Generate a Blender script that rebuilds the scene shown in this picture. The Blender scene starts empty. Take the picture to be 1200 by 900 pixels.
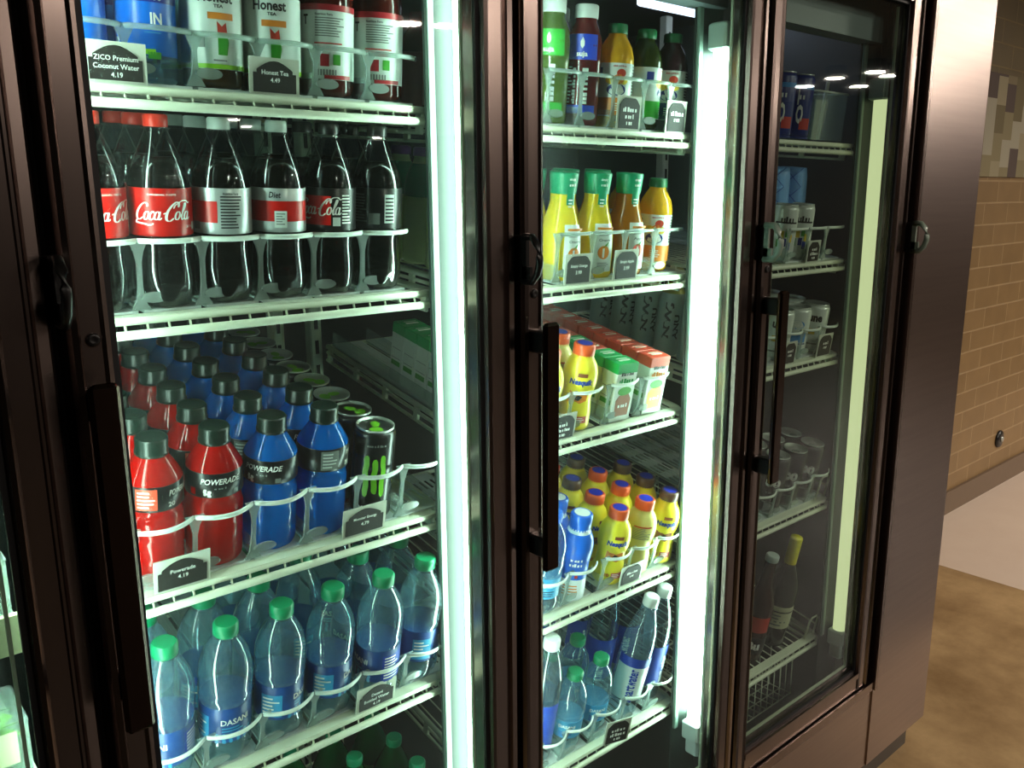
import bpy, math, random
from mathutils import Matrix, Vector
random.seed(7)
R = math.radians; PI = math.pi; sin = math.sin; cos = math.cos
SC = bpy.context.scene; COL = SC.collection
SC.view_settings.view_transform = 'Standard'; SC.view_settings.look = 'None'
SC.view_settings.gamma = 1; SC.view_settings.use_curve_mapping = False
SC.view_settings.exposure = 0.0
SC.cycles.transparent_max_bounces = 40
SC.cycles.max_bounces = 10; SC.cycles.glossy_bounces = 5; SC.cycles.diffuse_bounces = 4
SC.cycles.use_denoising = True
SC.cycles.sample_clamp_indirect = 6.0
SC.cycles.caustics_reflective = False; SC.cycles.caustics_refractive = False

# ------------------------------------------------------------------ materials
def lin(c): return tuple((x/12.92 if x <= .04045 else ((x+.055)/1.055)**2.4) for x in c)
def rgb(r, g, b): return lin((r/255, g/255, b/255)) + (1,)
MATS = {}
def newmat(name):
    m = bpy.data.materials.new(name); m.use_nodes = True; m.node_tree.nodes.clear()
    N = m.node_tree.nodes; L = m.node_tree.links
    out = N.new('ShaderNodeOutputMaterial'); MATS[name] = m
    return m, N, L, out
def mat(name, col, rough=.5, metal=0., noise=0., nscale=30., spec=.5, bump=0., stretch=None, coat=0.):
    m, N, L, out = newmat(name)
    b = N.new('ShaderNodeBsdfPrincipled'); L.new(b.outputs[0], out.inputs[0])
    b.inputs['Base Color'].default_value = col; b.inputs['Roughness'].default_value = rough
    b.inputs['Metallic'].default_value = metal; b.inputs['Specular IOR Level'].default_value = spec
    b.inputs['Coat Weight'].default_value = coat; b.inputs['Coat Roughness'].default_value = .05
    if noise or bump:
        tc = N.new('ShaderNodeTexCoord'); mp = N.new('ShaderNodeMapping'); L.new(tc.outputs['Object'], mp.inputs[0])
        if stretch: mp.inputs['Scale'].default_value = stretch
        nz = N.new('ShaderNodeTexNoise'); nz.inputs['Scale'].default_value = nscale; nz.inputs['Detail'].default_value = 4
        L.new(mp.outputs[0], nz.inputs['Vector'])
        if noise:
            mr = N.new('ShaderNodeMapRange'); mr.inputs['To Min'].default_value = 1-noise; mr.inputs['To Max'].default_value = 1+noise
            L.new(nz.outputs['Fac'], mr.inputs['Value'])
            mx = N.new('ShaderNodeVectorMath'); mx.operation = 'SCALE'; mx.inputs[0].default_value = col[:3]
            L.new(mr.outputs[0], mx.inputs['Scale']); L.new(mx.outputs[0], b.inputs['Base Color'])
        if bump:
            bp = N.new('ShaderNodeBump'); bp.inputs['Strength'].default_value = bump; bp.inputs['Distance'].default_value = .002
            L.new(nz.outputs['Fac'], bp.inputs['Height']); L.new(bp.outputs[0], b.inputs['Normal'])
    return m
def clear(name, tint, rough=.03, ior=1.45, haze=0., hazecol=(.8, .9, .9, 1), boost=1.):
    """thin clear plastic or glass: tinted see-through plus mirror reflection by Fresnel, optional milky haze"""
    m, N, L, out = newmat(name)
    t = N.new('ShaderNodeBsdfTransparent'); t.inputs[0].default_value = tint
    g = N.new('ShaderNodeBsdfGlossy'); g.inputs['Roughness'].default_value = rough
    fr = N.new('ShaderNodeFresnel'); ge = N.new('ShaderNodeNewGeometry')      # same reflectance from both faces of the thin wall
    im = N.new('ShaderNodeMapRange'); im.inputs['To Min'].default_value = ior; im.inputs['To Max'].default_value = 1/ior
    L.new(ge.outputs['Backfacing'], im.inputs['Value']); L.new(im.outputs[0], fr.inputs['IOR'])
    first = t
    if haze:
        d = N.new('ShaderNodeBsdfTranslucent'); d.inputs[0].default_value = hazecol
        d2 = N.new('ShaderNodeBsdfDiffuse'); d2.inputs[0].default_value = hazecol
        dm = N.new('ShaderNodeMixShader'); L.new(d2.outputs[0], dm.inputs[1]); L.new(d.outputs[0], dm.inputs[2])
        h = N.new('ShaderNodeMixShader'); h.inputs[0].default_value = haze
        L.new(t.outputs[0], h.inputs[1]); L.new(dm.outputs[0], h.inputs[2]); first = h
    mx = N.new('ShaderNodeMixShader'); L.new(first.outputs[0], mx.inputs[1]); L.new(g.outputs[0], mx.inputs[2])
    if boost != 1:
        mu = N.new('ShaderNodeMath'); mu.operation = 'MULTIPLY'; mu.use_clamp = True; mu.inputs[1].default_value = boost
        L.new(fr.outputs[0], mu.inputs[0]); L.new(mu.outputs[0], mx.inputs[0])
    else: L.new(fr.outputs[0], mx.inputs[0])
    L.new(mx.outputs[0], out.inputs[0]); return m
def liquid(name, col, trans=.4, rough=.06):
    """coloured drink in a plastic bottle: diffuse and translucent colour under a glossy skin"""
    m, N, L, out = newmat(name)
    b = N.new('ShaderNodeBsdfPrincipled'); b.inputs['Base Color'].default_value = col; b.inputs['Roughness'].default_value = rough
    tl = N.new('ShaderNodeBsdfTranslucent'); tl.inputs[0].default_value = col
    mx = N.new('ShaderNodeMixShader'); mx.inputs[0].default_value = trans
    L.new(b.outputs[0], mx.inputs[1]); L.new(tl.outputs[0], mx.inputs[2]); L.new(mx.outputs[0], out.inputs[0]); return m
def emit(name, col, s):
    m, N, L, out = newmat(name)
    e = N.new('ShaderNodeEmission'); e.inputs[0].default_value = col; e.inputs[1].default_value = s
    L.new(e.outputs[0], out.inputs[0]); return m

M = {}
M['bronze'] = mat('brushed bronze steel', rgb(150, 134, 128), .24, 1., .12, 60, bump=.02, stretch=(1, 1, .03))
M['steel'] = mat('brushed stainless steel', rgb(170, 154, 147), .28, 1., .10, 90, bump=.02, stretch=(.04, 1, 1))
M['gasket'] = mat('black rubber gasket', rgb(14, 14, 18), .55, 0, .2, 60)
M['blackmetal'] = mat('black painted metal', rgb(20, 19, 20), .3, 0, .1, 60, coat=.3)
M['handle'] = mat('dark bronze bar', rgb(84, 68, 60), .22, 1., .1, 60, stretch=(1, 1, .04))
M['alu'] = mat('pale grey painted frame', rgb(168, 186, 178), .4, 0., .06, 40)
M['white'] = mat('white epoxy wire', rgb(222, 228, 206), .4, 0, .05, 50)
M['tray'] = mat('white tray plastic', rgb(206, 214, 212), .45, 0, .05, 50)
M['loop'] = mat('milky loop plastic', rgb(226, 236, 228), .35, 0, .04, 50)
M['bumper'] = clear('milky clear bumper plastic', (.75, .85, .82, 1), .1, 1.45, .32, (.8, .88, .85, 1))
M['divider'] = clear('clear divider plastic', (.9, .95, .94, 1), .08, 1.35, .16, (.75, .85, .82, 1))
M['wing'] = mat('grey lamp reflector', rgb(46, 56, 52), .45, 0., .05, 40)
M['lens'] = mat('pale lamp lens strip', rgb(112, 134, 124), .4, 0., .03, 40)
M['spacer'] = mat('pale glazing spacer', rgb(186, 196, 170), .35, .2, .03, 40)
M['inner'] = mat('dark cooler lining', rgb(62, 66, 66), .5, 0, .1, 12)
M['innerdark'] = mat('dark of the open back', rgb(20, 24, 24), .6, 0, .15, 8)
M['header'] = mat('grey cooler header', rgb(120, 132, 134), .45, 0, .06, 10)
M['pane'] = clear('door glass', (.92, .985, .955, 1), .015, 1.40, .010, (.85, .95, .9, 1))
M['tube_lit'] = emit('lit fluorescent tube', (.72, 1.0, .86, 1), 40.)
M['tube_sleeve'] = clear('clear tube sleeve', (.8, .97, .88, 1), .12, 1.4, .35, (.75, .95, .82, 1))
M['tube_off'] = emit('weakly glowing fluorescent tube', (.76, .80, .42, 1), .95)
M['infill'] = emit('cool storage lamp', (.72, .76, 1., 1), 3.)
M['endcap'] = mat('white lamp holder', rgb(215, 222, 220), .4, 0, .04, 30)
M['tagface'] = mat('brown black tag card', rgb(34, 30, 28), .6, 0, .1, 60, spec=.25)
M['tagframe'] = mat('clear grey tag holder', rgb(198, 202, 188), .3, 0, .04, 60)
M['ink_w'] = mat('white print', rgb(240, 240, 235), .5, 0, .02, 40)
M['ink_k'] = mat('black print', rgb(18, 18, 20), .5, 0, .02, 40)
M['ink_g'] = mat('grey print', rgb(120, 128, 124), .5, 0, .02, 40)
M['ink_b'] = mat('blue print', rgb(20, 60, 165), .45, 0, .02, 40)
M['ink_r'] = mat('red print', rgb(190, 40, 30), .45, 0, .02, 40)
M['clear'] = clear('clear bottle plastic', (.93, .97, .97, 1), .03, 1.42)
M['watr'] = clear('clear bottle of water', (.66, .85, .90, 1), .04, 1.5, .15, (.54, .86, .95, 1), 1.7)
M['watr2'] = clear('tall clear water bottle', (.70, .82, .88, 1), .04, 1.5, .06, (.6, .75, .85, 1), 1.5)
M['cola'] = liquid('dark cola', rgb(9, 7, 6), .0, .05)
M['greenpet'] = liquid('green bottle plastic', rgb(10, 92, 38), .5, .06)
M['redlabel'] = mat('red wrap label', rgb(200, 22, 14), .3, 0, .03, 30)
M['silverlabel'] = mat('silver wrap label', rgb(186, 192, 192), .32, .35, .05, 40)
M['blacklabel'] = mat('black wrap label', rgb(16, 15, 16), .3, 0, .05, 40)
M['redcap'] = mat('red bottle cap', rgb(214, 44, 24), .4, 0, .03, 30)
M['silvercap'] = mat('pale grey bottle cap', rgb(178, 190, 184), .4, 0, .03, 30)
M['blackcap'] = mat('black bottle cap', rgb(22, 24, 24), .35, 0, .05, 30)
M['sportcap'] = mat('dark green black sports cap', rgb(16, 34, 27), .3, 0, .05, 30)
M['greencap'] = mat('green water cap', rgb(0, 138, 90), .4, 0, .04, 30)
M['dgreencap'] = mat('dark green juice cap', rgb(16, 98, 56), .4, 0, .04, 30)
M['tealcap'] = mat('teal juice cap', rgb(0, 138, 96), .4, 0, .04, 30)
M['whitecap'] = mat('white bottle cap', rgb(226, 232, 228), .4, 0, .04, 30)
M['sportred'] = liquid('red sports drink', rgb(205, 18, 10), .45)
M['sportblue'] = liquid('blue sports drink', rgb(0, 118, 222), .5)
M['canblack'] = mat('black can print', rgb(18, 22, 22), .25, .0, .05, 30)
M['cantop'] = mat('aluminium can top', rgb(196, 202, 196), .3, .55, .05, 60)
M['claw'] = mat('lime can print', rgb(120, 200, 40), .3, 0, .05, 30)
M['limetab'] = mat('lime green tab', rgb(118, 190, 40), .35, .2, .05, 30)
M['waterblue'] = mat('blue water label', rgb(26, 68, 136), .35, 0, .25, 60)
M['waterteal'] = mat('teal water label', rgb(56, 150, 200), .35, 0, .15, 60)
M['coco'] = mat('bright blue carton sleeve', rgb(8, 104, 214), .3, 0, .05, 30)
M['cocodark'] = mat('deep blue sleeve top', rgb(20, 30, 140), .3, 0, .05, 30)
M['lime'] = mat('lime label band', rgb(140, 200, 40), .35, 0, .06, 40)
M['tealabel'] = mat('white tea label', rgb(216, 226, 220), .35, 0, .03, 40)
M['orange'] = mat('orange print', rgb(222, 130, 40), .4, 0, .06, 40)
M['leaf'] = mat('green leaf print', rgb(60, 150, 40), .4, 0, .1, 40)
M['fruitred'] = mat('red fruit print', rgb(200, 60, 40), .4, 0, .1, 40)
M['yellowp'] = mat('yellow print', rgb(240, 206, 60), .4, 0, .08, 40)
M['teabrown'] = liquid('brown tea', rgb(70, 46, 20), .4)
M['tearust'] = liquid('dark red tea', rgb(78, 18, 12), .4)
M['maroon'] = mat('maroon label band', rgb(168, 30, 40), .35, 0, .05, 40)
M['juicegreen'] = liquid('green juice', rgb(92, 120, 34), .4)
M['juicedark'] = liquid('dark green juice', rgb(54, 66, 22), .4)
M['juicered'] = liquid('dark red juice', rgb(112, 22, 26), .4)
M['juiceorange'] = liquid('orange juice', rgb(226, 160, 40), .4)
M['juicemango'] = liquid('mango juice', rgb(238, 178, 40), .4)
M['juicepurple'] = liquid('purple juice', rgb(58, 30, 38), .4)
M['oj'] = liquid('yellow orange juice', rgb(255, 226, 50), .45)
M['apple'] = liquid('amber apple juice', rgb(176, 112, 30), .4)
M['palegreen'] = liquid('pale green drink', rgb(214, 226, 172), .4)
M['purple'] = mat('purple print', rgb(120, 50, 150), .4, 0, .06, 40)
M['navy'] = mat('navy print', rgb(30, 44, 120), .35, 0, .05, 40)
M['limegreen'] = mat('bright green label', rgb(48, 176, 52), .35, 0, .05, 40)
M['cobalt'] = mat('cobalt label', rgb(30, 66, 196), .35, 0, .05, 40)
M['nesy'] = mat('yellow milk bottle sleeve', rgb(255, 234, 60), .3, 0, .03, 30)
M['nesp'] = mat('pale yellow sleeve back', rgb(232, 220, 130), .3, 0, .05, 30)
M['nesorange'] = mat('orange milk cap', rgb(236, 92, 40), .35, 0, .04, 30)
M['nesbrown'] = mat('brown milk cap', rgb(86, 56, 44), .35, 0, .05, 30)
M['nesblue'] = mat('blue cap disc', rgb(34, 46, 170), .35, 0, .04, 30)
M['choc'] = mat('chocolate print', rgb(140, 78, 44), .4, 0, .1, 50)
M['pink'] = mat('pink print', rgb(206, 96, 88), .4, 0, .1, 50)
M['carton'] = mat('white carton board', rgb(224, 230, 220), .45, 0, .04, 40)
M['cartgreen'] = mat('green carton top', rgb(20, 160, 84), .4, 0, .06, 40)
M['cartred'] = mat('red carton top', rgb(206, 70, 44), .4, 0, .06, 40)
M['sleeveblue'] = mat('blue shrink sleeve', rgb(18, 98, 214), .28, 0, .05, 30)
M['milkwhite'] = mat('white milk bottle', rgb(224, 232, 236), .35, 0, .03, 30)
M['frost'] = mat('frosted grey bottle', rgb(150, 168, 164), .4, 0, .04, 30)
M['gold'] = mat('gold bottle top', rgb(150, 146, 40), .3, .2, .08, 40)
M['beerwhite'] = mat('white can print', rgb(222, 228, 222), .3, .2, .03, 30)
M['skyblue'] = mat('sky blue print', rgb(60, 140, 210), .35, 0, .06, 40)
M['palebluebox'] = mat('pale blue pouch', rgb(120, 170, 226), .4, 0, .06, 20)
M['wineglass'] = liquid('dark green wine glass', rgb(18, 28, 8), .2, .05)
M['amber'] = liquid('dark amber liquor', rgb(56, 22, 8), .3, .05)
M['wineyellow'] = mat('yellow foil capsule', rgb(236, 226, 20), .35, 0, .04, 30)
M['cream'] = mat('cream paper label', rgb(204, 204, 168), .5, 0, .05, 40)
M['salad'] = mat('green salad leaves', rgb(150, 206, 70), .5, 0, .35, 60)
M['shelfcream'] = mat('cream shelf strip', rgb(236, 240, 190), .4, 0, .04, 30)

# brick wall, tile band and floor
def brick(name, c1, c2, mortar, bw, rh, ms, offs=.5, rough=.55, squash=1.):
    m, N, L, out = newmat(name)
    tc = N.new('ShaderNodeTexCoord'); sp = N.new('ShaderNodeSeparateXYZ'); cb = N.new('ShaderNodeCombineXYZ')
    L.new(tc.outputs['Object'], sp.inputs[0]); L.new(sp.outputs['X'], cb.inputs['X']); L.new(sp.outputs['Z'], cb.inputs['Y'])
    br = N.new('ShaderNodeTexBrick'); br.inputs['Scale'].default_value = 1
    br.inputs['Brick Width'].default_value = bw; br.inputs['Row Height'].default_value = rh; br.inputs['Mortar Size'].default_value = ms
    br.inputs['Color1'].default_value = c1; br.inputs['Color2'].default_value = c2; br.inputs['Mortar'].default_value = mortar; br.offset = offs
    br.inputs['Mortar Smooth'].default_value = .3
    L.new(cb.outputs[0], br.inputs['Vector'])
    b = N.new('ShaderNodeBsdfPrincipled'); b.inputs['Roughness'].default_value = rough
    nz = N.new('ShaderNodeTexNoise'); nz.inputs['Scale'].default_value = 9; nz.inputs['Detail'].default_value = 5; L.new(tc.outputs['Object'], nz.inputs['Vector'])
    mr = N.new('ShaderNodeMapRange'); mr.inputs['To Min'].default_value = .82; mr.inputs['To Max'].default_value = 1.18; L.new(nz.outputs['Fac'], mr.inputs['Value'])
    sc = N.new('ShaderNodeVectorMath'); sc.operation = 'SCALE'; L.new(br.outputs['Color'], sc.inputs[0]); L.new(mr.outputs[0], sc.inputs['Scale'])
    L.new(sc.outputs[0], b.inputs['Base Color'])
    bp = N.new('ShaderNodeBump'); bp.inputs['Strength'].default_value = .5; bp.inputs['Distance'].default_value = .004; bp.invert = True
    L.new(br.outputs['Fac'], bp.inputs['Height']); L.new(bp.outputs[0], b.inputs['Normal'])
    L.new(b.outputs[0], out.inputs[0]); return m
M['brick'] = brick('tan glazed brick', rgb(140, 113, 74), rgb(149, 121, 81), rgb(172, 146, 106), .305, .109, .005, .5, .4)
M['brickdark'] = brick('olive brown brick', rgb(96, 80, 36), rgb(104, 86, 40), rgb(128, 108, 58), .305, .109, .004, .5, .5)
def mosaic(name):
    m, N, L, out = newmat(name)
    tc = N.new('ShaderNodeTexCoord'); sp = N.new('ShaderNodeSeparateXYZ'); cb = N.new('ShaderNodeCombineXYZ')
    L.new(tc.outputs['Object'], sp.inputs[0]); L.new(sp.outputs['X'], cb.inputs['X']); L.new(sp.outputs['Z'], cb.inputs['Y'])
    def mt(op, a, b=None):
        n = N.new('ShaderNodeMath'); n.operation = op
        for k, v in enumerate((a, b)):
            if v is None: continue
            if isinstance(v, (int, float)): n.inputs[k].default_value = v
            else: L.new(v, n.inputs[k])
        return n.outputs[0]
    def wn(x, y):
        c = N.new('ShaderNodeCombineXYZ'); L.new(x, c.inputs[0]); L.new(y, c.inputs[1]); w = N.new('ShaderNodeTexWhiteNoise'); w.noise_dimensions = '2D'; L.new(c.outputs[0], w.inputs['Vector']); return w
    col = mt('FLOOR', mt('DIVIDE', sp.outputs['X'], .115)); rz = wn(col, mt('MULTIPLY', col, .37))
    row = mt('FLOOR', mt('ADD', mt('DIVIDE', sp.outputs['Z'], .135), mt('MULTIPLY', rz.outputs['Value'], 3.)))
    vo = wn(col, row)
    sx = N.new('ShaderNodeSeparateColor'); L.new(vo.outputs['Color'], sx.inputs[0])
    cr = N.new('ShaderNodeValToRGB'); cr.color_ramp.interpolation = 'CONSTANT'; e = cr.color_ramp.elements
    cols = [rgb(150, 138, 110), rgb(110, 98, 92), rgb(176, 166, 136), rgb(134, 124, 96), rgb(186, 180, 158), rgb(120, 112, 110), rgb(158, 148, 116)]
    e[0].color = cols[0]; e[1].position = 1/7; e[1].color = cols[1]
    for k in range(2, 7):
        q = e.new(k/7); q.color = cols[k]
    L.new(sx.outputs[0], cr.inputs[0])
    b = N.new('ShaderNodeBsdfPrincipled'); b.inputs['Roughness'].default_value = .25
    L.new(cr.outputs[0], b.inputs['Base Color']); L.new(b.outputs[0], out.inputs[0]); return m
M['mosaic'] = mosaic('mosaic tile')
def ground(name, c1, c2, rough):
    m, N, L, out = newmat(name)
    tc = N.new('ShaderNodeTexCoord'); n1 = N.new('ShaderNodeTexNoise'); n1.inputs['Scale'].default_value = 2.2; n1.inputs['Detail'].default_value = 8; n1.inputs['Roughness'].default_value = .65
    L.new(tc.outputs['Object'], n1.inputs['Vector'])
    cr = N.new('ShaderNodeValToRGB'); cr.color_ramp.elements[0].position = .32; cr.color_ramp.elements[1].position = .68
    cr.color_ramp.elements[0].color = c1; cr.color_ramp.elements[1].color = c2; L.new(n1.outputs['Fac'], cr.inputs[0])
    b = N.new('ShaderNodeBsdfPrincipled'); b.inputs['Roughness'].default_value = rough; b.inputs['Specular IOR Level'].default_value = .35
    L.new(cr.outputs[0], b.inputs['Base Color']); L.new(b.outputs[0], out.inputs[0]); return m
M['floor'] = ground('polished brown concrete', rgb(136, 108, 72), rgb(206, 176, 130), .4)
M['floordark'] = ground('added dark floor for reflections', rgb(44, 38, 30), rgb(56, 48, 38), .45)
M['palefloor'] = ground('pale terrazzo', rgb(226, 208, 192), rgb(234, 218, 202), .42)
M['skirt'] = mat('grey brown skirting', rgb(120, 102, 84), .5, 0, .08, 20)
M['ceil'] = mat('ceiling paint', rgb(150, 132, 112), .8, 0, .05, 6)
M['roomwall'] = mat('dark brown room wall', rgb(52, 42, 32), .7, 0, .12, 3)
M['lampglow'] = emit('lit lamp face', (1., .87, .74, 1), 400.)

# ------------------------------------------------------------------ mesh builder
TXT = {}
def text_geo(s, bold=0., shear=0.):
    k = (s, bold, shear)
    if k in TXT: return TXT[k]
    if s[0] == '~':          # print too small to read in the photo: a row of short uneven strokes
        rnd = random.Random(len(s)*7); vs = []; fs = []; x = 0
        for c in range(len(s)-1):
            w = rnd.uniform(.25, .5); h = rnd.choice((.5, .5, .7)); o = len(vs)
            vs += [(x, 0), (x+w, 0), (x+w, h), (x, h)]; fs.append((o, o+1, o+2, o+3)); x += w+rnd.choice((.1, .1, .3))
        r = (vs, fs, 0, x, 0, .7); TXT[k] = r; return r
    cu = bpy.data.curves.new('t', 'FONT'); cu.body = s; cu.size = 1; cu.offset = bold; cu.shear = shear
    cu.align_x = 'LEFT'; cu.resolution_u = 2
    o = bpy.data.objects.new('t', cu); COL.objects.link(o)
    me = bpy.data.meshes.new_from_object(o.evaluated_get(bpy.context.evaluated_depsgraph_get()))
    vs = [(v.co.x, v.co.y) for v in me.vertices]; fs = [tuple(p.vertices) for p in me.polygons]
    bpy.data.objects.remove(o); bpy.data.curves.remove(cu); bpy.data.meshes.remove(me)
    xs = [v[0] for v in vs] or [0, 1]; ys = [v[1] for v in vs] or [0, 1]
    r = (vs, fs, min(xs), max(xs), min(ys), max(ys)); TXT[k] = r; return r
def ribbon(pts, thin, thick, n=8):
    """calligraphic stroke: Catmull-Rom path, thick where it runs downwards"""
    P = [Vector(p) for p in pts]; Q = []
    for i in range(len(P)-1):
        a = P[max(i-1, 0)]; b = P[i]; c = P[i+1]; d = P[min(i+2, len(P)-1)]
        for k in range(n):
            t = k/n; Q.append(.5*((2*b)+(c-a)*t+(2*a-5*b+4*c-d)*t*t+(3*b-a-3*c+d)*t**3))
    Q.append(P[-1]); vs = []; fs = []
    for i, q in enumerate(Q):
        t = (Q[min(i+1, len(Q)-1)]-Q[max(i-1, 0)]); t = t.normalized() if t.length else Vector((1, 0))
        w = thin+(thick-thin)*abs(t.y)**1.5
        e = min(i, len(Q)-1-i)/3; w *= min(1, .45+e*.55)
        nrm = Vector((-t.y, t.x)); vs += [tuple(q+nrm*w/2), tuple(q-nrm*w/2)]
        if i: fs.append((2*i-2, 2*i-1, 2*i+1, 2*i))
    return vs, fs
def ell(cx, cy, rx, ry): return [(cx+rx*cos(a), cy+ry*sin(a)) for a in [PI/2+k*PI/5 for k in range(11)]]
def script_geo():
    S = [([(1.5, 1.55), (1.35, 1.9), (.95, 2.0), (.45, 1.6), (.12, .9), (.2, .25), (.65, 0), (1.15, .3)], .1, .34),
         ([(.35, .02), (.15, -.3), (.6, -.42), (1.5, -.5), (2.4, -.62), (2.9, -.45)], .2, .26), (ell(1.62, .5, .32, .48), .1, .3),
         ([(2.62, .8), (2.42, 1.), (2.15, .7), (2.12, .28), (2.38, 0), (2.75, .22)], .1, .3), (ell(3.1, .5, .32, .48), .1, .3),
         ([(3.45, 1.), (3.4, .3), (3.55, .02), (3.85, .25)], .1, .28), ([(3.9, .72), (4.25, .82)], .16, .2),
         ([(5.95, 1.5), (5.85, 1.95), (5.4, 2.1), (4.8, 1.6), (4.42, .85), (4.5, .1), (5.0, -.15), (5.55, .2)], .1, .4),
         ([(5.2, 1.35), (5.35, 1.75), (5.75, 1.95), (6.3, 2.25), (7.1, 2.25), (7.6, 2.0), (7.9, 2.1)], .12, .24), (ell(6.05, .5, .34, .48), .1, .3),
         ([(6.5, .3), (6.95, 1.1), (7.15, 1.8), (6.95, 1.95), (6.8, 1.3), (6.78, .35), (6.95, .02), (7.2, .2)], .1, .28), (ell(7.55, .5, .32, .48), .1, .3),
         ([(7.92, 1.), (7.88, .3), (8.02, .02), (8.35, .3)], .1, .28)]
    vs = []; fs = []
    for p, a, b in S:
        v, f = ribbon(p, a, b); o = len(vs); vs += [(x+.32*y, y) for x, y in v]; fs += [tuple(i+o for i in q) for q in f]
    return vs, fs
SCRIPT = script_geo()
CLAW = ribbon([(0, 1), (.03, .8), (-.02, .6), (.04, .3), (-.03, 0)], .05, .3), ribbon([(.42, .95), (.45, .7), (.40, .5), (.45, .2), (.42, .05)], .05, .26), ribbon([(.85, 1), (.82, .8), (.88, .6), (.80, .3), (.86, -.05)], .05, .3)

class MB:
    def __init__(s): s.v = []; s.f = []; s.mi = []; s.sm = []; s.mats = []
    def add(s, vs, fs, m, smooth=False):
        m = M[m] if isinstance(m, str) else m
        if m not in s.mats: s.mats.append(m)
        k = s.mats.index(m); o = len(s.v); s.v += [tuple(v) for v in vs]
        for f in fs: s.f.append(tuple(i+o for i in f)); s.mi.append(k); s.sm.append(smooth)
        return s
    def box(s, x0, x1, y0, y1, z0, z1, m):
        v = [(x, y, z) for z in (z0, z1) for y in (y0, y1) for x in (x0, x1)]
        return s.add(v, [(0, 2, 3, 1), (4, 5, 7, 6), (0, 1, 5, 4), (2, 6, 7, 3), (0, 4, 6, 2), (1, 3, 7, 5)], m)
    def bbox(s, x0, x1, y0, y1, z0, z1, m, b=.002):
        """box with chamfered vertical and horizontal edges"""
        def ring(z, d): return [(x0+d+b, y0+d, z), (x1-d-b, y0+d, z), (x1-d, y0+d+b, z), (x1-d, y1-d-b, z), (x1-d-b, y1-d, z), (x0+d+b, y1-d, z), (x0+d, y1-d-b, z), (x0+d, y0+d+b, z)]
        v = ring(z0, b)+ring(z0+b, 0)+ring(z1-b, 0)+ring(z1, b); f = [tuple(range(7, -1, -1)), tuple(range(24, 32))]
        for k in range(3):
            for i in range(8): f.append((k*8+i, k*8+(i+1) % 8, k*8+8+(i+1) % 8, k*8+8+i))
        return s.add(v, f, m)
    def lathe(s, prof, m, seg=32, mod=None, cx=0, cy=0, cz=0, a0=None, a1=None):
        vs = []; fs = []; full = a0 is None
        n = seg if full else seg+1
        for (r, z) in prof:
            for j in range(n):
                a = 2*PI*j/seg if full else a0+(a1-a0)*j/seg
                rr = r*(mod(a, z) if mod else 1)
                vs.append((cx+rr*sin(a), cy-rr*cos(a), cz+z))
        for i in range(len(prof)-1):
            for j in range(seg):
                k = (j+1) % n
                fs.append((i*n+j, i*n+k, (i+1)*n+k, (i+1)*n+j))
        s.add(vs, fs, m, True)
        if full:
            if prof[0][0] > 1e-4: s.add([vs[j] for j in range(n)], [tuple(range(n-1, -1, -1))], m)
            if prof[-1][0] > 1e-4: s.add([vs[(len(prof)-1)*n+j] for j in range(n)], [tuple(range(n))], m)
        return s
    def patch(s, r, a0, a1, z0, z1, m, n=10):
        return s.lathe([(r, z0), (r, z1)], m, n, None, 0, 0, 0, a0, a1)
    def disc(s, r, z, m, seg=24, cx=0, cy=0):
        return s.add([(cx+r*cos(2*PI*j/seg), cy+r*sin(2*PI*j/seg), z) for j in range(seg)], [tuple(range(seg))], m)
    def tube(s, pts, r, m, seg=8, closed=False, rz=None):
        P = [Vector(p) for p in pts]; n = len(P); vs = []; fs = []
        for i, p in enumerate(P):
            a = P[(i-1) % n] if closed else P[max(i-1, 0)]; b = P[(i+1) % n] if closed else P[min(i+1, n-1)]
            t = (b-a).normalized(); up = Vector((0, 0, 1)) if abs(t.z) < .95 else Vector((0, 1, 0))
            u = t.cross(up).normalized(); w = u.cross(t).normalized()
            for k in range(seg):
                q = 2*PI*k/seg; vs.append(tuple(p+u*(r*cos(q))+w*((rz or r)*sin(q))))
        for i in range(n if closed else n-1):
            j = (i+1) % n
            for k in range(seg): l = (k+1) % seg; fs.append((i*seg+k, i*seg+l, j*seg+l, j*seg+k))
        if not closed: fs += [tuple(range(seg-1, -1, -1)), tuple((n-1)*seg+k for k in range(seg))]
        return s.add(vs, fs, m, True)
    def prism_xz(s, poly, y0, y1, m):
        n = len(poly); v = [(x, y0, z) for x, z in poly]+[(x, y1, z) for x, z in poly]
        f = [tuple(range(n)), tuple(range(2*n-1, n-1, -1))]
        for i in range(n): j = (i+1) % n; f.append((i, i+n, j+n, j))
        return s.add(v, f, m)
    def prism_xy(s, poly, z0, z1, m, smooth=False):
        n = len(poly); v = [(x, y, z0) for x, y in poly]+[(x, y, z1) for x, y in poly]
        f = [tuple(range(n-1, -1, -1)), tuple(range(n, 2*n))]
        for i in range(n): j = (i+1) % n; f.append((i, j, j+n, i+n))
        return s.add(v, f, m, smooth)
    def flat(s, geo, w, x, y, z, m, h=None):
        """2D shape on the plane facing -y, centred on (x, z), scaled to width w"""
        vs, fs = geo[0], geo[1]; xs = [q[0] for q in vs]; zs = [q[1] for q in vs]
        k = w/(max(xs)-min(xs)); kz = h/(max(zs)-min(zs)) if h else k; mx = (max(xs)+min(xs))/2; mz = (max(zs)+min(zs))/2
        return s.add([((q[0]-mx)*k+x, y, (q[1]-mz)*kz+z) for q in vs], fs, m)
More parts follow.
